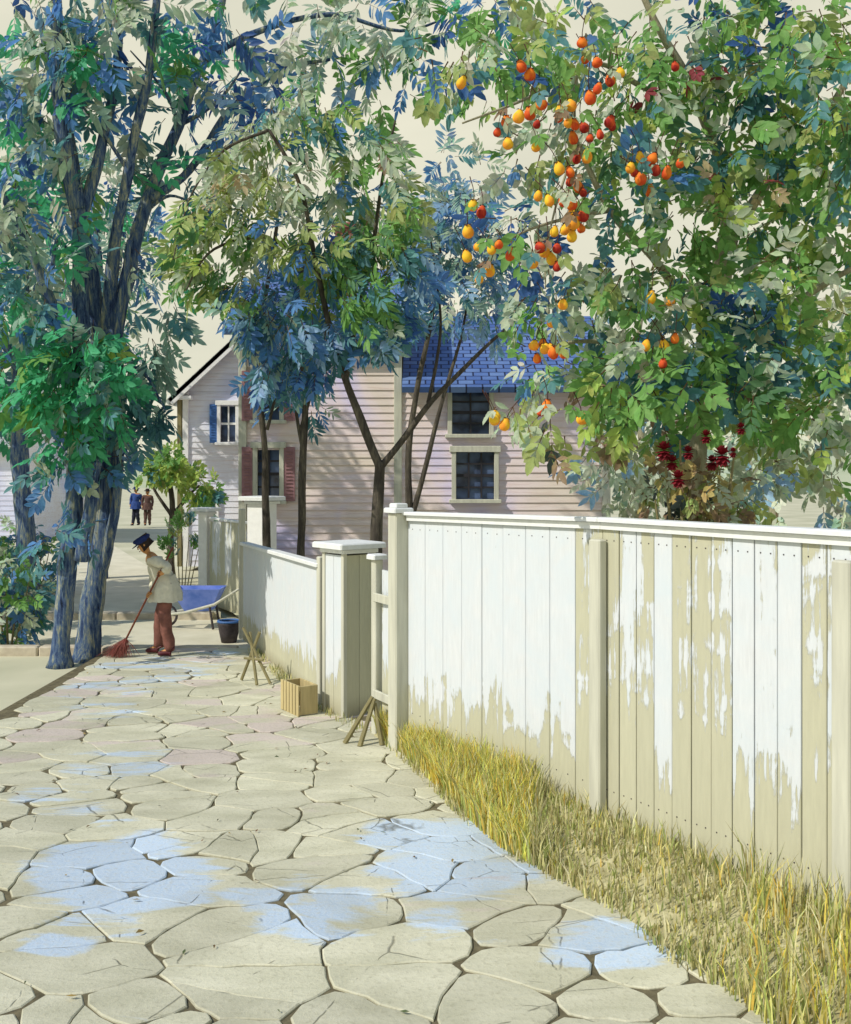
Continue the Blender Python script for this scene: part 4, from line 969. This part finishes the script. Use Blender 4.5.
for q in ((450, 75, 30, 16, FM), (490, 70, 30, 28, dict(green=5, lime=2, sage=2, navy=1)), (430, 60, 24, 9, FB), (540, 50, 34, 30, dict(lime=4, olive=3, green=2, teal=2)), (590, 55, 34, 26, FM), (640, 70, 38, 44, FG), (690, 60, 38, 38, FG), (745, 80, 42, 60, dict(dteal=5, green=5, lime=2)),
          (775, 60, 26, 26, FD), (820, 90, 50, 60, FG), (560, 120, 36, 28, FM), (620, 130, 38, 40, FG), (670, 150, 40, 50, FG), (725, 150, 40, 56, FG), (775, 160, 38, 50, dict(green=4, lime=3, dteal=3)), (830, 190, 50, 60, FG),
          (520, 165, 26, 14, FM), (575, 180, 36, 30, FM), (630, 200, 38, 40, dict(green=3, blue=2, teal=3, sage=2)), (690, 215, 42, 56, FG), (745, 220, 40, 50, FG), (505, 220, 22, 15, FB), (525, 240, 26, 24, dict(navy=5, green=3, sage=1)), (570, 245, 34, 32, FM),
          (625, 260, 38, 44, dict(dgreen=3, green=3, olive=2, sage=2)), (680, 285, 40, 52, FG), (735, 285, 40, 56, dict(blue=3, dteal=3, green=3, sage=2)), (785, 270, 36, 40, FG), (830, 300, 50, 55, FG), (545, 290, 32, 26, dict(blue=3, sage=3, teal=2)), (590, 310, 34, 36, dict(dteal=3, green=2, sage=3)),
          (520, 320, 22, 18, dict(sage=3, green=2, teal=2)), (640, 330, 36, 40, FM), (690, 345, 40, 56, dict(teal=3, green=3, sage=2, blue=2)), (740, 350, 40, 56, FD), (785, 350, 36, 44, FG), (540, 365, 26, 22, FM), (580, 370, 30, 32, dict(sage=4, green=3, brown=1)),
          (625, 385, 36, 60, dict(green=7, lime=3, dgreen=1)), (675, 395, 38, 64, dict(dteal=3, green=5, teal=2)), (725, 400, 38, 54, dict(green=4, dteal=2, brown=2, dgreen=2)), (775, 400, 36, 44, dict(olive=4, green=3, lime=1)), (830, 400, 50, 50, FG),
          (520, 405, 20, 12, dict(sage=3, olive=2)), (560, 425, 26, 18, dict(brown=2, dark=1, sage=3, olive=2)), (600, 435, 28, 22, dict(brown=3, olive=2, sage=2, tan=1)), (640, 440, 24, 16, dict(olive=2, brown=3)), (545, 455, 16, 7, dict(brown=2, dark=1, olive=2)),
          (700, 0, 90, 90, FG), (560, 5, 80, 60, FM), (800, 10, 70, 90, FG), (850, 40, 50, 60, FG), (850, 140, 46, 60, FG), (860, 240, 46, 60, FG), (845, 340, 46, 60, FG), (800, 130, 40, 50, FG), (800, 220, 40, 50, FG), (790, 430, 34, 40, dict(olive=4, sage=4, green=2)), (840, 450, 40, 40, dict(olive=3, sage=5, green=2)),
          (500, 20, 40, 34, FM), (465, 45, 30, 22, FM), (730, 20, 40, 50, FD)):
    d_ = D-.6+random.uniform(-.8, .7)-(.3 if q[0] < 600 else 0)
    cr.clump(q[0], q[1], d_, q[2], int(q[3]*1.0), q[4], L=.135, W=.062, npair=3, rd=.45, step=.055, keep=.66)
for q in ((712, 62, 12, 3), (690, 68, 8, 2), (720, 186, 14, 4), (640, 92, 8, 2), (765, 190, 10, 2)): cr.clump(q[0], q[1], D-1.0, q[2], q[3], dict(red=1) if q[1] < 100 else dict(red=1, tan=2), L=.10, W=.045, npair=2, rd=.2)
# fruit
FR = [(585, 58, 'o'), (597, 62, 'o'), (598, 88, 'o'), (610, 82, 'r'), (590, 97, 'o'), (541, 103, 'o'), (560, 110, 'y'), (519, 116, 'y'), (537, 124, 'r'), (508, 143, 'y'), (536, 146, 'y'), (575, 124, 'o'), (584, 127, 'r'), (569, 122, 'y'), (590, 138, 'r'), (600, 134, 'r'), (610, 121, 'r'),
      (577, 158, 'r'), (559, 168, 'y'), (578, 186, 'o'), (583, 192, 'r'), (549, 200, 'y'), (571, 203, 'o'), (573, 211, 'y'), (583, 215, 'r'), (574, 222, 'y'), (565, 229, 'y'), (581, 228, 'o'), (473, 205, 'y'), (468, 231, 'y'), (478, 246, 'y'), (491, 249, 'y'), (499, 244, 'o'), (490, 270, 'y'),
      (545, 250, 'y'), (557, 248, 'r'), (533, 262, 'y'), (551, 258, 'y'), (557, 266, 'r'), (462, 82, 'y'), (530, 74, 'o'), (582, 42, 'o'), (563, 304, 'y'), (551, 322, 'y'), (543, 343, 'o'), (550, 348, 'y'), (534, 345, 'y'), (537, 358, 'o'), (553, 354, 'o'), (496, 415, 'y'), (505, 424, 'y'), (541, 412, 'r'), (547, 405, 'o'), (582, 418, 'y'),
      (640, 157, 'y'), (648, 162, 'o'), (653, 158, 'o'), (640, 178, 'o'), (634, 172, 'r'), (667, 172, 'o'), (680, 163, 'o'), (650, 190, 'o'), (656, 170, 'r'), (646, 345, 'y'), (675, 338, 'o'), (664, 345, 'y'), (663, 363, 'r'), (667, 369, 'r'), (651, 297, 'y'), (670, 300, 'y'), (675, 66, 'r')]
for (a_, b_, k_) in list(FR):
    if len(FR) < 100 and random.random() < .5 and a_ > 470: FR.append((a_+random.choice((-1, 1))*random.uniform(8, 13), b_+random.uniform(-12, 12), random.choice(k_+'yor')))
MK = dict(y=M['fy'], o=M['fo'], r=M['fr'])
prof = [(.003, -.046), (.02, -.043), (.034, -.032), (.041, -.014), (.038, .004), (.028, .02), (.02, .032), (.012, .039), (.003, .041)]
protos = {}
for k in 'yor':
    mb = MB(); mb.lathe(prof, (0, 0, 0), 16)
    mb.tube([(0, 0, .037), (.004, 0, .07), (.018, .01, .12), (.05, .03, .19)], [.004, .003, .003, .004], 6, m=1)
    for a in range(4): th = a*PI/2; mb.add([(math.cos(th)*.004, math.sin(th)*.004, .041), (math.cos(th+.6)*.022, math.sin(th+.6)*.022, .042), (math.cos(th)*.032, math.sin(th)*.032, .034), (math.cos(th-.6)*.022, math.sin(th-.6)*.022, .042)], [(0, 1, 2, 3)], m=1)
    o = mb.build('fruit', [MK[k], M['calyx']], None, True); protos[k] = o.data; bpy.data.objects.remove(o)
for i, (px, py, k) in enumerate(FR):
    d_ = 6.72+.35*random.random()+(.2 if px > 600 else 0); p = P(px, py, d_)
    o = bpy.data.objects.new('fruit', protos[k]); col.objects.link(o); o.parent = t7; o.location = p-Vector((bX, D, 0))
    if random.random() < .38: cr.spray(np.array(p+Vector((random.uniform(-.03, .03), -.05-.03*random.random(), .075))), np.array((random.uniform(-.6, .6), -.3, -.55)), .105, .05, 2, .03, np.array(PAL[random.choice(('green', 'sage', 'olive', 'teal', 'brown'))])**.62)
    s_ = random.uniform(.64, .92)*(1.12 if k != 'r' else 1); o.scale = (s_*random.uniform(.88, 1.08), s_*random.uniform(.88, 1.08), s_*random.uniform(.95, 1.25)); o.rotation_euler = (random.uniform(-.4, .4), random.uniform(-.4, .4), random.uniform(0, 6))
cr.build('crown', M['leaf'], t7)
# --- pale garden trees closing the view behind the fence at the right ---
for px, d, lab, cl in ((640, 15.0, 'pale sage garden tree behind the fruit tree, next to the end of the pink house', ((0, 430, 40, 50), (-30, 470, 34, 40), (34, 390, 44, 50), (0, 350, 44, 40), (20, 480, 40, 40))),
                   (770, 13.5, 'pale sage garden tree behind the fruit tree at the right side of the yard', ((0, 430, 46, 60), (-40, 460, 40, 46), (44, 400, 50, 60), (0, 350, 54, 50), (60, 470, 50, 50), (-20, 490, 40, 40), (50, 300, 50, 40), (-30, 290, 50, 40)))):
    X = P(px, 470, d).x; tt_ = thing('garden_tree', lab, 'tree', (X, d, 0), 'garden trees behind the fence')
    mb = MB(); limb(mb, [Vector((X, d, 0)), P(px, 540, d), P(px+5, 460, d), P(px-6, 380, d), P(px+4, 300, d)], .1, .03, 10, .15); limb(mb, [P(px+3, 490, d), P(px+30, 430, d), P(px+45, 370, d)], .04, .015, 8); limb(mb, [P(px+3, 480, d), P(px-25, 440, d), P(px-35, 390, d)], .04, .015, 8)
    mb.build('trunk', M['barkpale'], tt_, True); cr = Crown()
    for q in cl: cr.clump(px+q[0], q[1], d+random.uniform(-.5, .5), q[2], q[3], dict(pale=5, sage=5, mint=2, olive=1, sky=1), L=.22, W=.09, npair=3, rd=.8)
    cr.build('crown', M['leafpale'], tt_)
# --- dark red flowering shrub above the fence ---
D = 7.35; X = P(690, 470, D).x
t8 = thing('flowering_shrub', 'shrub with deep red flower heads and olive leaves showing over the fence top', 'shrub', (X, D, 0))
mb = MB()
for px, py in ((665, 452), (690, 470), (735, 448), (705, 495), (720, 470), (655, 500), (680, 440)):
    mb.tube(smoothline([(X+random.uniform(-.05, .05), D, 0), (X+(P(px, py, D).x-X)*.4, D, 1.2), P(px, py, D)], 4), [.012]*8+[.006], 6)
mb.build('stem', M['greybrown'], t8)
cr = Crown(); SO = dict(ochre=3, olive=3, brown=3, sage=2, dark=1)
for q in ((670, 480, 20, 10), (700, 490, 22, 14), (725, 480, 20, 10), (655, 495, 14, 8), (740, 500, 12, 6), (690, 508, 24, 16), (720, 505, 18, 10), (770, 470, 20, 10)): cr.clump(q[0], q[1], D+random.uniform(-.25, .3), q[2], int(q[3]*1.5), SO if q[0] < 760 else dict(sage=3, sky=2), L=.09, W=.045, npair=3, rd=.2)
cr.build('foliage', M['leaf'], t8)
for px, py, r in ((664, 450, .055), (672, 462, .045), (688, 452, .04), (722, 455, .06), (712, 462, .045), (678, 478, .05), (741, 428, .035), (733, 452, .03), (706, 436, .04)):
    mb = MB(); c_ = P(px, py, D-random.uniform(.35, .5)); r *= 1.5
    for ring_ in range(7):
        for a in range(9):
            th = a*2*PI/9+ring_*.35; el = -1.1+ring_*.4; R_ = r*(1.05-.04*ring_); u = Vector((math.cos(th)*math.cos(el), math.sin(th)*math.cos(el), math.sin(el))); tt = Vector((-math.sin(th), math.cos(th), 0))
            mb.add([c_, c_+u*R_*.6+tt*R_*.25, c_+u*R_, c_+u*R_*.6-tt*R_*.25], [(0, 1, 2), (0, 2, 3)])
    mb.build('flower', M['flower'], t8)
# --- small bright green tree at the far gate ---
D = 24.0; X = P(172, 470, D).x
t9 = thing('small_tree', 'low bright lime green tree in front of the white house', 'tree', (X, D, 0))
mb = MB(); limb(mb, [Vector((X, D, -.1)), P(170, 545, D), P(172, 500, D), P(168, 475, D)], .09, .05, 9, .15); limb(mb, [P(171, 515, D), P(190, 495, D), P(200, 485, D)], .05, .02, 8)
limb(mb, [P(171, 515, D), P(155, 490, D), P(148, 475, D)], .05, .02, 8); mb.build('trunk', M['barkdark'], t9, True); cr = Crown()
for q in ((165, 468, 16, 44, dict(lime=6, olive=2, green=1)), (152, 470, 11, 20, dict(green=2, lime=3, teal=1)), (182, 475, 14, 30, dict(lime=5, green=1)), (200, 488, 16, 36, dict(lime=5, green=3)), (212, 492, 8, 14, dict(teal=2, green=3)), (172, 455, 8, 10, dict(green=2)), (208, 510, 8, 8, dict(green=3, mint=1)), (175, 458, 10, 12, dict(lime=3, green=2))):
    cr.clump(q[0], q[1], D, q[2], int(q[3]*1.9), q[4], L=.17, W=.08, npair=3, rd=.6)
cr.build('crown', M['leaf'], t9)
t10 = thing('garden_shrub', 'small green shrub growing beside the slim white pillar', 'shrub', (P(182, 470, 21).x, 21, 0))
cr = Crown()
for q in ((175, 530, 12, 14), (186, 520, 10, 10), (170, 550, 10, 10), (196, 545, 9, 8)): cr.clump(q[0], q[1], 21, q[2], q[3]*2, dict(green=3, olive=1, teal=1, sage=1), L=.12, W=.05, npair=3, rd=.3, dirv=(0, -.2, .8))
cr.build('foliage', M['leaf'], t10); mb = MB()
for k in range(7): mb.tube([(P(182, 470, 21).x+.04*k-.12, 21, -.1), (P(182, 470, 21).x+.12*k-.36, 21+.03*k, 1.2)], [.014, .006], 5)
mb.build('stem', M['greybrown'], t10)
# left side of the street: hedge, and a pale cottage behind it
hd_ = thing('hedge', 'clipped dusty green hedge behind the slender far left tree', 'hedge', (-13, 24, 0)); cr = Crown()
for k in range(34):
    x_ = -24+k*.42; q = Vector((x_, 24.5+.25*(k % 3)-x_*.0, .75)); cr.clump(CX+q.x/q.y*F, HOR-(q.z-CAMH)/q.y*F, q.y, .62*F/q.y, 26, dict(sage=3, green=2, mint=1), L=.2, W=.09, npair=3, rd=.4)
cr.build('foliage', M['leafpale'], hd_)
for k in range(14): mb = MB(); mb.tube([(-23.5+k, 24.6, -.15), (-23.4+k, 24.6, .9)], [.04, .02], 6); mb.build('stem', M['greybrown'], hd_)
h = thing('cottage', 'pale cottage with grey gabled roof at the far left behind the hedge', 'house', (-19, 36, 0))
mb = MB(); clap(mb, (-24, 36), (-14.6, 36), -.12, 3.6, .18); clap(mb, (-14.6, 36), (-14.6, 44), -.12, 3.6, .18); mb.add([(-14.6, 36, 3.6), (-14.6, 44, 3.6), (-14.6, 40, 6.4), (-24, 36, 3.6), (-24, 44, 3.6), (-24, 40, 6.4), (-24, 44, -.12), (-14.6, 44, -.12), (-24, 36, -.12)], [(0, 1, 2), (5, 4, 3), (6, 7, 1, 4), (3, 4, 6, 8)])
mb.build('wall', M['clapwhite'], h)
mb = MB(); roof_slab(mb, (-24.4, 35.6, 3.32), (-14.2, 35.6, 3.32), (-14.2, 40, 6.4), (-24.4, 40, 6.4)); roof_slab(mb, (-24.4, 44.4, 3.32), (-14.2, 44.4, 3.32), (-14.2, 40, 6.4), (-24.4, 40, 6.4)); mb.build('roof', M['roofgrey'], h, uvf=lambda c: (c.x, abs(c.y-40)*1.2))
for xw in (-22.4, -19.4, -16.4): window(h, xw-.4, xw+.4, 1.2, 2.6, 35.94, M['whitepaint'], M['whitepaint'], 2, 4, M['bluepaint'])
for px, py, d, lab in ((8, 0, 15.2, 'low blue green shrub at the far left foot of the elms'), (34, 0, 21.0, 'round sage green shrub on the far kerb left of the elms')):
    X = P(px, 470, d).x; sh_ = thing('street_shrub', lab, 'shrub', (X, d, -.1)); cr = Crown(); gy = HOR+CAMH*F/d
    for dx, dz, r, n_ in ((0, .35, .45, 60), (-.5, .3, .4, 50), (.25, .7, .35, 44), (-.35, .95, .35, 40), (.0, 1.2, .3, 26)): q = Vector((X+dx, d, dz)); cr.clump(CX+q.x/q.y*F, HOR-(q.z-CAMH)/q.y*F, q.y, r*F/q.y, n_, dict(teal=4, blue=2, sage=3, green=3), L=.17, W=.07, npair=3, rd=.4)
    cr.build('foliage', M['leaf'], sh_)
    for k in range(5): mb = MB(); mb.tube([(X-.1+.05*k, d, -.12), (X-.4+.18*k, d+.05*(k % 2), .9)], [.02, .008], 6); mb.build('stem', M['greybrown'], sh_)
# hillside and far wood on the horizon
mb = MB(); K = 60; vv = []
for j, (dist, hgt) in enumerate(((150, -1), (185, 2.6), (230, 5.5), (300, 5.5))):
    for i in range(K+1):
        a = -.95+1.9*i/K; vv.append((math.sin(a)*dist, math.cos(a)*dist, hgt*(1+.4*mnoise.noise(Vector((a*4, j, 0)))) if hgt > 0 else hgt))
mb.add(vv, [(j*(K+1)+i, j*(K+1)+i+1, (j+1)*(K+1)+i+1, (j+1)*(K+1)+i) for j in range(3) for i in range(K)])
struct(mb.build('hills', simple('hill_grass', C4(164, 174, 140), 0, .95, .05, .2, c2=C4(186, 190, 160)), smooth=True))

# ------------------------------------------------------------------ people
def skin_mesh(nodes, edges, sub=2):
    """nodes: name -> (pos, rx[, ry]); first node is the root; returns (verts, faces)"""
    names = list(nodes); me = bpy.data.meshes.new('tmp'); me.from_pydata([tuple(nodes[k][0]) for k in names], [(names.index(a), names.index(b)) for a, b in edges], [])
    o = bpy.data.objects.new('tmp', me); col.objects.link(o); m_ = o.modifiers.new('s', 'SKIN'); m_.use_smooth_shade = True; m_.branch_smoothing = .6
    for i, k in enumerate(names):
        r = nodes[k][1]; r = r if hasattr(r, '__len__') else (r, r); me.skin_vertices[0].data[i].radius = r; me.skin_vertices[0].data[i].use_root = (i == 0)
    ss = o.modifiers.new('u', 'SUBSURF'); ss.levels = sub; ss.render_levels = sub
    dg = bpy.context.evaluated_depsgraph_get(); ev = o.evaluated_get(dg); m2 = ev.to_mesh()
    V = [tuple(v.co) for v in m2.vertices]; Fc = [tuple(p.vertices) for p in m2.polygons]; ev.to_mesh_clear(); bpy.data.objects.remove(o); bpy.data.meshes.remove(me)
    return V, Fc
def chain(names): return list(zip(names, names[1:]))
def person(label, loc, J, cols, rz=0, sc=1.0, hat='cap', detail=True, grips=None):
    """J: joints of the pose, facing local -X"""
    root = bpy.data.objects.new('person', None); col.objects.link(root); root['label'] = label; root['category'] = 'person'
    root.location = loc; root.rotation_euler = (0, 0, rz); root.scale = (sc,)*3
    v = {k: Vector(p) for k, p in J.items()}
    hd = v['head']; nk = v['neck']; f_ = v['face'].normalized(); up = (hd-nk).normalized(); sd = up.cross(f_).normalized(); f_ = sd.cross(up)
    mb = MB()
    body = {'pelvis': (v['pelvis'], (.12, .10)), 'waist': (v['waist'], (.11, .09)), 'chest': (v['chest'], (.14, .10)), 'neckb': (v['chest']+(nk-v['chest'])*.75, .07), 'neck': (nk, .05), 'jaw': (hd-up*.055+f_*.02, (.06, .065)), 'skull': (hd+up*.02-f_*.012, (.076, .09)), 'crown': (hd+up*.085-f_*.01, (.05, .06))}
    ed = chain(['pelvis', 'waist', 'chest', 'neckb', 'neck', 'jaw', 'skull', 'crown'])
    for s_ in 'LR':
        body['sh'+s_] = (v['sh'+s_], .055); body['el'+s_] = (v['el'+s_], .038); body['wr'+s_] = (v['wr'+s_], .026); body['pa'+s_] = (v['ha'+s_], (.036, .02))
        body['hp'+s_] = (v['hp'+s_], .08); body['kn'+s_] = (v['kn'+s_], .052); body['an'+s_] = (v['an'+s_], .036); body['to'+s_] = (v['to'+s_], (.035, .028))
        ed += [('neckb', 'sh'+s_)]+chain(['sh'+s_, 'el'+s_, 'wr'+s_, 'pa'+s_])+[('pelvis', 'hp'+s_)]+chain(['hp'+s_, 'kn'+s_, 'an'+s_, 'to'+s_])
    mb.add(*skin_mesh(body, ed))
    if detail:
        # nose, ears, eyes, mouth
        mb.add(*skin_mesh({'a': (hd+f_*.07+up*.012, .008), 'b': (hd+f_*.098-up*.012, .013), 'c': (hd+f_*.08-up*.02, .012)}, [('a', 'b'), ('b', 'c')], 1))
        for s_ in (-1, 1):
            mb.add(*skin_mesh({'a': (hd+sd*s_*.074-up*.02-f_*.01, .010), 'b': (hd+sd*s_*.082+up*.012-f_*.016, .014)}, [('a', 'b')], 1))
            mb.lathe([(.003, -.009), (.009, -.004), (.009, .004), (.003, .009)], hd+f_*.079+sd*s_*.03+up*.012, 8, m=1)
        mb.tube([hd+f_*.083-sd*.022-up*.05, hd+f_*.09-up*.052, hd+f_*.083+sd*.022-up*.05], .006, 6, m=2)
        # hands closed round the pole
        for s_ in 'LR':
            if not grips: continue
            g0_, g1_ = grips; axis = (g1_-g0_).normalized(); ha = v['ha'+s_]; foot_ = g0_+axis*(ha-g0_).dot(axis); outv = (foot_-ha).normalized(); w_ = axis.cross(outv).normalized()
            for k in range(4):
                o_ = axis*(-.030+.020*k); Lk = (.9, 1.05, 1, .8)[k]; R_ = .026
                pts = [foot_+o_-outv*R_*1.0-w_*.004]
                for a in (60, 130, 200, 250): th = math.radians(a); pts.append(foot_+o_-outv*math.cos(th)*R_*Lk+w_*math.sin(th)*R_*Lk)
                mb.add(*skin_mesh({str(i): (p, .0095-.0007*i) for i, p in enumerate(pts)}, chain([str(i) for i in range(len(pts))]), 1))
            pts = [foot_+axis*-.02-outv*R_]+[foot_+axis*(-.04+.004*a)-outv*math.cos(math.radians(-70*a))*R_+w_*math.sin(math.radians(-70*a))*R_ for a in (.6, 1.2, 1.8)]
            mb.add(*skin_mesh({str(i): (p, .0105) for i, p in enumerate(pts)}, chain([str(i) for i in range(len(pts))]), 1))
    b_ = mb.build('body', [M['skin'], M['darkwood'], M['trouser']], None, True); b_.parent = root
    # shirt
    jl = v['pelvis']+(v['waist']-v['pelvis'])*-1.7
    sh = {'hip': (v['pelvis'], (.15, .13)), 'waist': (v['waist'], (.19, .165)), 'chest': (v['chest'], (.20, .165)), 'top': (v['chest']+(nk-v['chest'])*.6, (.115, .10))}; e2 = chain(['hip', 'waist', 'chest', 'top'])
    for s_ in 'LR':
        sh['sh'+s_] = (v['sh'+s_], .085); sh['el'+s_] = (v['el'+s_], .066); sh['wr'+s_] = (v['el'+s_]+(v['wr'+s_]-v['el'+s_])*.9, .044); e2 += [('top', 'sh'+s_)]+chain(['sh'+s_, 'el'+s_, 'wr'+s_])
    def cloth(nodes, e_, name, mat, amp=.012):
        V, Fc = skin_mesh(nodes, e_); V, Fc = list(V), list(Fc)
        if name == 'shirt':
            o_ = len(V); nn = 40; zs = [v['waist'].z+.04, v['waist'].z-.05, v['pelvis'].z, v['pelvis'].z-.09, v['pelvis'].z-.19]; rr = [(.12, .15), (.165, .20), (.185, .225), (.20, .235), (.215, .245)]
            for z_, (ra_, rb_) in zip(zs, rr):
                for k in range(nn):
                    th = 2*PI*k/nn; f__ = 1+(.07*math.sin(th*7+1)+.04*math.sin(th*12))*max(0, (zs[0]-z_)/.3); V.append((v['pelvis'].x-.02+ra_*f__*math.cos(th), rb_*f__*math.sin(th), z_))
            for q_ in range(4):
                for k in range(nn): k2 = (k+1) % nn; Fc.append((o_+q_*nn+k, o_+(q_+1)*nn+k, o_+(q_+1)*nn+k2, o_+q_*nn+k2))
        V = [Vector(q)+mnoise.noise_vector(Vector(q)*8)*amp*1.5+mnoise.noise_vector(Vector((q[0]*26, q[1]*26, q[2]*9)))*amp*.8 for q in V]; m_ = MB(); m_.add(V, Fc); o = m_.build(name, mat, None, True); o.parent = root
    cloth(sh, e2, 'shirt', cols[0])
    tr = {'pelvis': (v['pelvis'], (.12, .11))}; e3 = []
    for s_ in 'LR':
        tr['hp'+s_] = (v['hp'+s_], .09); tr['kn'+s_] = (v['kn'+s_], .092); tr['an'+s_] = (v['an'+s_]+Vector((0, 0, -.045)), .074); e3 += [('pelvis', 'hp'+s_)]+chain(['hp'+s_, 'kn'+s_, 'an'+s_])
    cloth(tr, e3, 'trousers', cols[1])
    for s_ in 'LR':
        a, t = v['an'+s_], v['to'+s_]; d_ = (t-a); d_.z = 0; d_.normalize(); h0 = Vector((a.x, a.y, 0))
        V, Fc = skin_mesh({'h': (h0-d_*.05+Vector((0, 0, .04)), (.05, .045)), 'm': (h0+d_*.06+Vector((0, 0, .045)), (.045, .04)), 't': (h0+d_*.17+Vector((0, 0, .032)), (.045, .03)), 'u': (a+Vector((0, 0, .04)), .062)}, [('h', 'm'), ('m', 't'), ('h', 'u')])
        m_ = MB(); m_.add([(q[0], q[1], max(.0, q[2])) for q in V], Fc); o = m_.build('shoe', cols[2], None, True); o.parent = root
    # hair
    V, Fc = skin_mesh({'a': (hd+up*.03-f_*.022, (.084, .09)), 'b': (hd+up*.085-f_*.015, (.062, .07)), 'c': (hd-up*.04-f_*.045, (.055, .045))}, [('a', 'b'), ('a', 'c')]); m_ = MB(); m_.add(V, Fc); o = m_.build('hair', M['hair'], None, True); o.parent = root
    R_ = Matrix((f_, sd, up)).transposed()
    m_ = MB(); c_ = hd+up*.045-f_*.012
    if hat == 'cap':
        m_.lathe([(.092, -.012), (.098, .004), (.118, .028), (.122, .045), (.105, .062), (.06, .07), (.005, .072)], c_, 20, ax=R_)
        # peak
        pk = [c_+R_@Vector((math.cos(a)*(.09+(.075 if abs(a) < 1.2 else 0)*math.cos(a)), math.sin(a)*.095, -.004-.018*math.cos(a))) for a in [(-1.3+2.6*k/12) for k in range(13)]]
        inn = [c_+R_@Vector((math.cos(a)*.085, math.sin(a)*.085, .0)) for a in [(-1.3+2.6*k/12) for k in range(13)]]
        m_.add(pk+inn+[p+up*.008 for p in pk]+[p+up*.008 for p in inn], [(k, k+1, 14+k, 13+k) for k in range(12)]+[(39+k, 40+k, 27+k, 26+k) for k in range(12)]+[(k+26, k+27, k+1, k) for k in range(12)])
    else:
        m_.lathe([(.16, -.008), (.165, .0), (.1, .006), (.09, .03), (.085, .08), (.06, .1), (.005, .102)], c_, 20, ax=R_)
    o = m_.build('hat', cols[3], None, True); o.parent = root
    return root
DS = 14.05
g0_ = Vector((.14, -.235, 1.33)); g1_ = Vector((-.44, -.17, .22))
ga_, gb_ = g0_.copy(), g1_.copy()
def onl(z):
    t = (z-g0_.z)/(g1_.z-g0_.z); return g0_+(g1_-g0_)*t
hU, hL = onl(1.06), onl(.80)
J = dict(head=(-.25, -.01, 1.44), neck=(-.195, 0, 1.34), face=(-1, -.18, -.45), chest=(-.10, 0, 1.18), waist=(.0, 0, 1.01), pelvis=(.05, 0, .90),
         shL=(-.12, -.18, 1.27), elL=(.15, -.27, 1.17), wrL=hU+Vector((.055, -.035, .03)), haL=hU+Vector((.028, -.012, .012)),
         shR=(-.15, .16, 1.25), elR=(-.16, .19, 1.02), wrR=hL+Vector((.02, .09, .035)), haR=hL+Vector((.008, .034, .01)),
         hpL=(.04, -.09, .86), knL=(.05, -.11, .48), anL=(.13, -.12, .09), toL=(.0, -.13, .03),
         hpR=(.02, .09, .86), knR=(-.05, .10, .48), anR=(-.09, .10, .09), toR=(-.22, .10, .03))
base = Vector(((163-CX)*DS/F, DS, .008))
person('stooping sweeper in navy cap, pale smock and maroon trousers gripping a long broom', base, J, [M['shirt'], M['trouser'], M['shoe'], M['cap_blue']], sc=1.07, grips=(g0_, g1_))
base0 = base
SC = 1.07; g0_ = g0_*SC; g1_ = g1_*SC; onl_ = onl
def onl(z): return onl_(z)
br = thing('broom', 'long handled broom with splayed reddish bristles in the hands of the sweeper', 'broom', tuple(base+Vector((g1_.x, g1_.y, 0))))
ax_ = (g1_-g0_).normalized()
mb = MB(); mb.tube([base+g0_-ax_*.12, base+onl(1.0), base+g1_+ax_*.04], .0135, 8); mb.build('handle', M['handle'], br, True)
mb = MB(); tip = base+g1_
for k in range(260):
    a = random.uniform(0, 2*PI); r0 = random.uniform(0, .022); s0 = tip+Vector((math.cos(a)*r0, math.sin(a)*r0, .02)); e_ = tip+ax_*.04+Vector((-.10+random.gauss(0, .10), random.gauss(0, .06), 0)); e_.z = base.z+random.uniform(.0, .02)
    mid = (s0+e_)/2+Vector((random.gauss(0, .01), random.gauss(0, .01), .02)); mb.tube([s0, mid, e_], [.0035, .003, .0018], 4, cap=False)
mb.build('bristles', M['straw'], br)
mb = MB()
for k in range(3): c_ = tip+ax_*(.0+.016*k); rr_ = .024+.003*k; mb.tube([c_+(ax_.orthogonal().normalized()*math.cos(t)+ax_.cross(ax_.orthogonal().normalized())*math.sin(t))*rr_ for t in [2*PI*q/14 for q in range(15)]], .006, 5, cap=False)
mb.build('binding', M['twine'], br)
# distant pair
Jw = dict(head=(-.02, 0, 1.58), neck=(0, 0, 1.44), face=(-1, 0, 0), chest=(0, 0, 1.25), waist=(0, 0, 1.05), pelvis=(0, 0, .92), shL=(0, -.19, 1.38), elL=(.06, -.23, 1.10), wrL=(-.02, -.22, .86), haL=(-.04, -.22, .80),
          shR=(0, .19, 1.38), elR=(.0, .24, 1.10), wrR=(-.1, .22, .88), haR=(-.12, .22, .82), hpL=(0, -.09, .88), knL=(-.06, -.09, .48), anL=(.1, -.09, .09), toL=(-.04, -.09, .03), hpR=(0, .09, .88), knR=(.0, .09, .48), anR=(-.14, .09, .09), toR=(-.28, .09, .03))
d2 = 47.0
person('distant walker in blue coat and blue brimmed hat, left of the distant pair', (PX(136, d2), d2, .0), Jw, [M['bluecloth'], M['blackcloth'], M['blackcloth'], M['cap_blue']], PI/2*.9, 1.06, 'hat', False)
person('distant walker in brown clothes and dark hat, right of the distant pair', (PX(147.5, d2), d2, .0), Jw, [M['browncloth'], M['browncloth'], M['blackcloth'], M['hair']], PI/2*1.1, 1.0, 'hat', False)
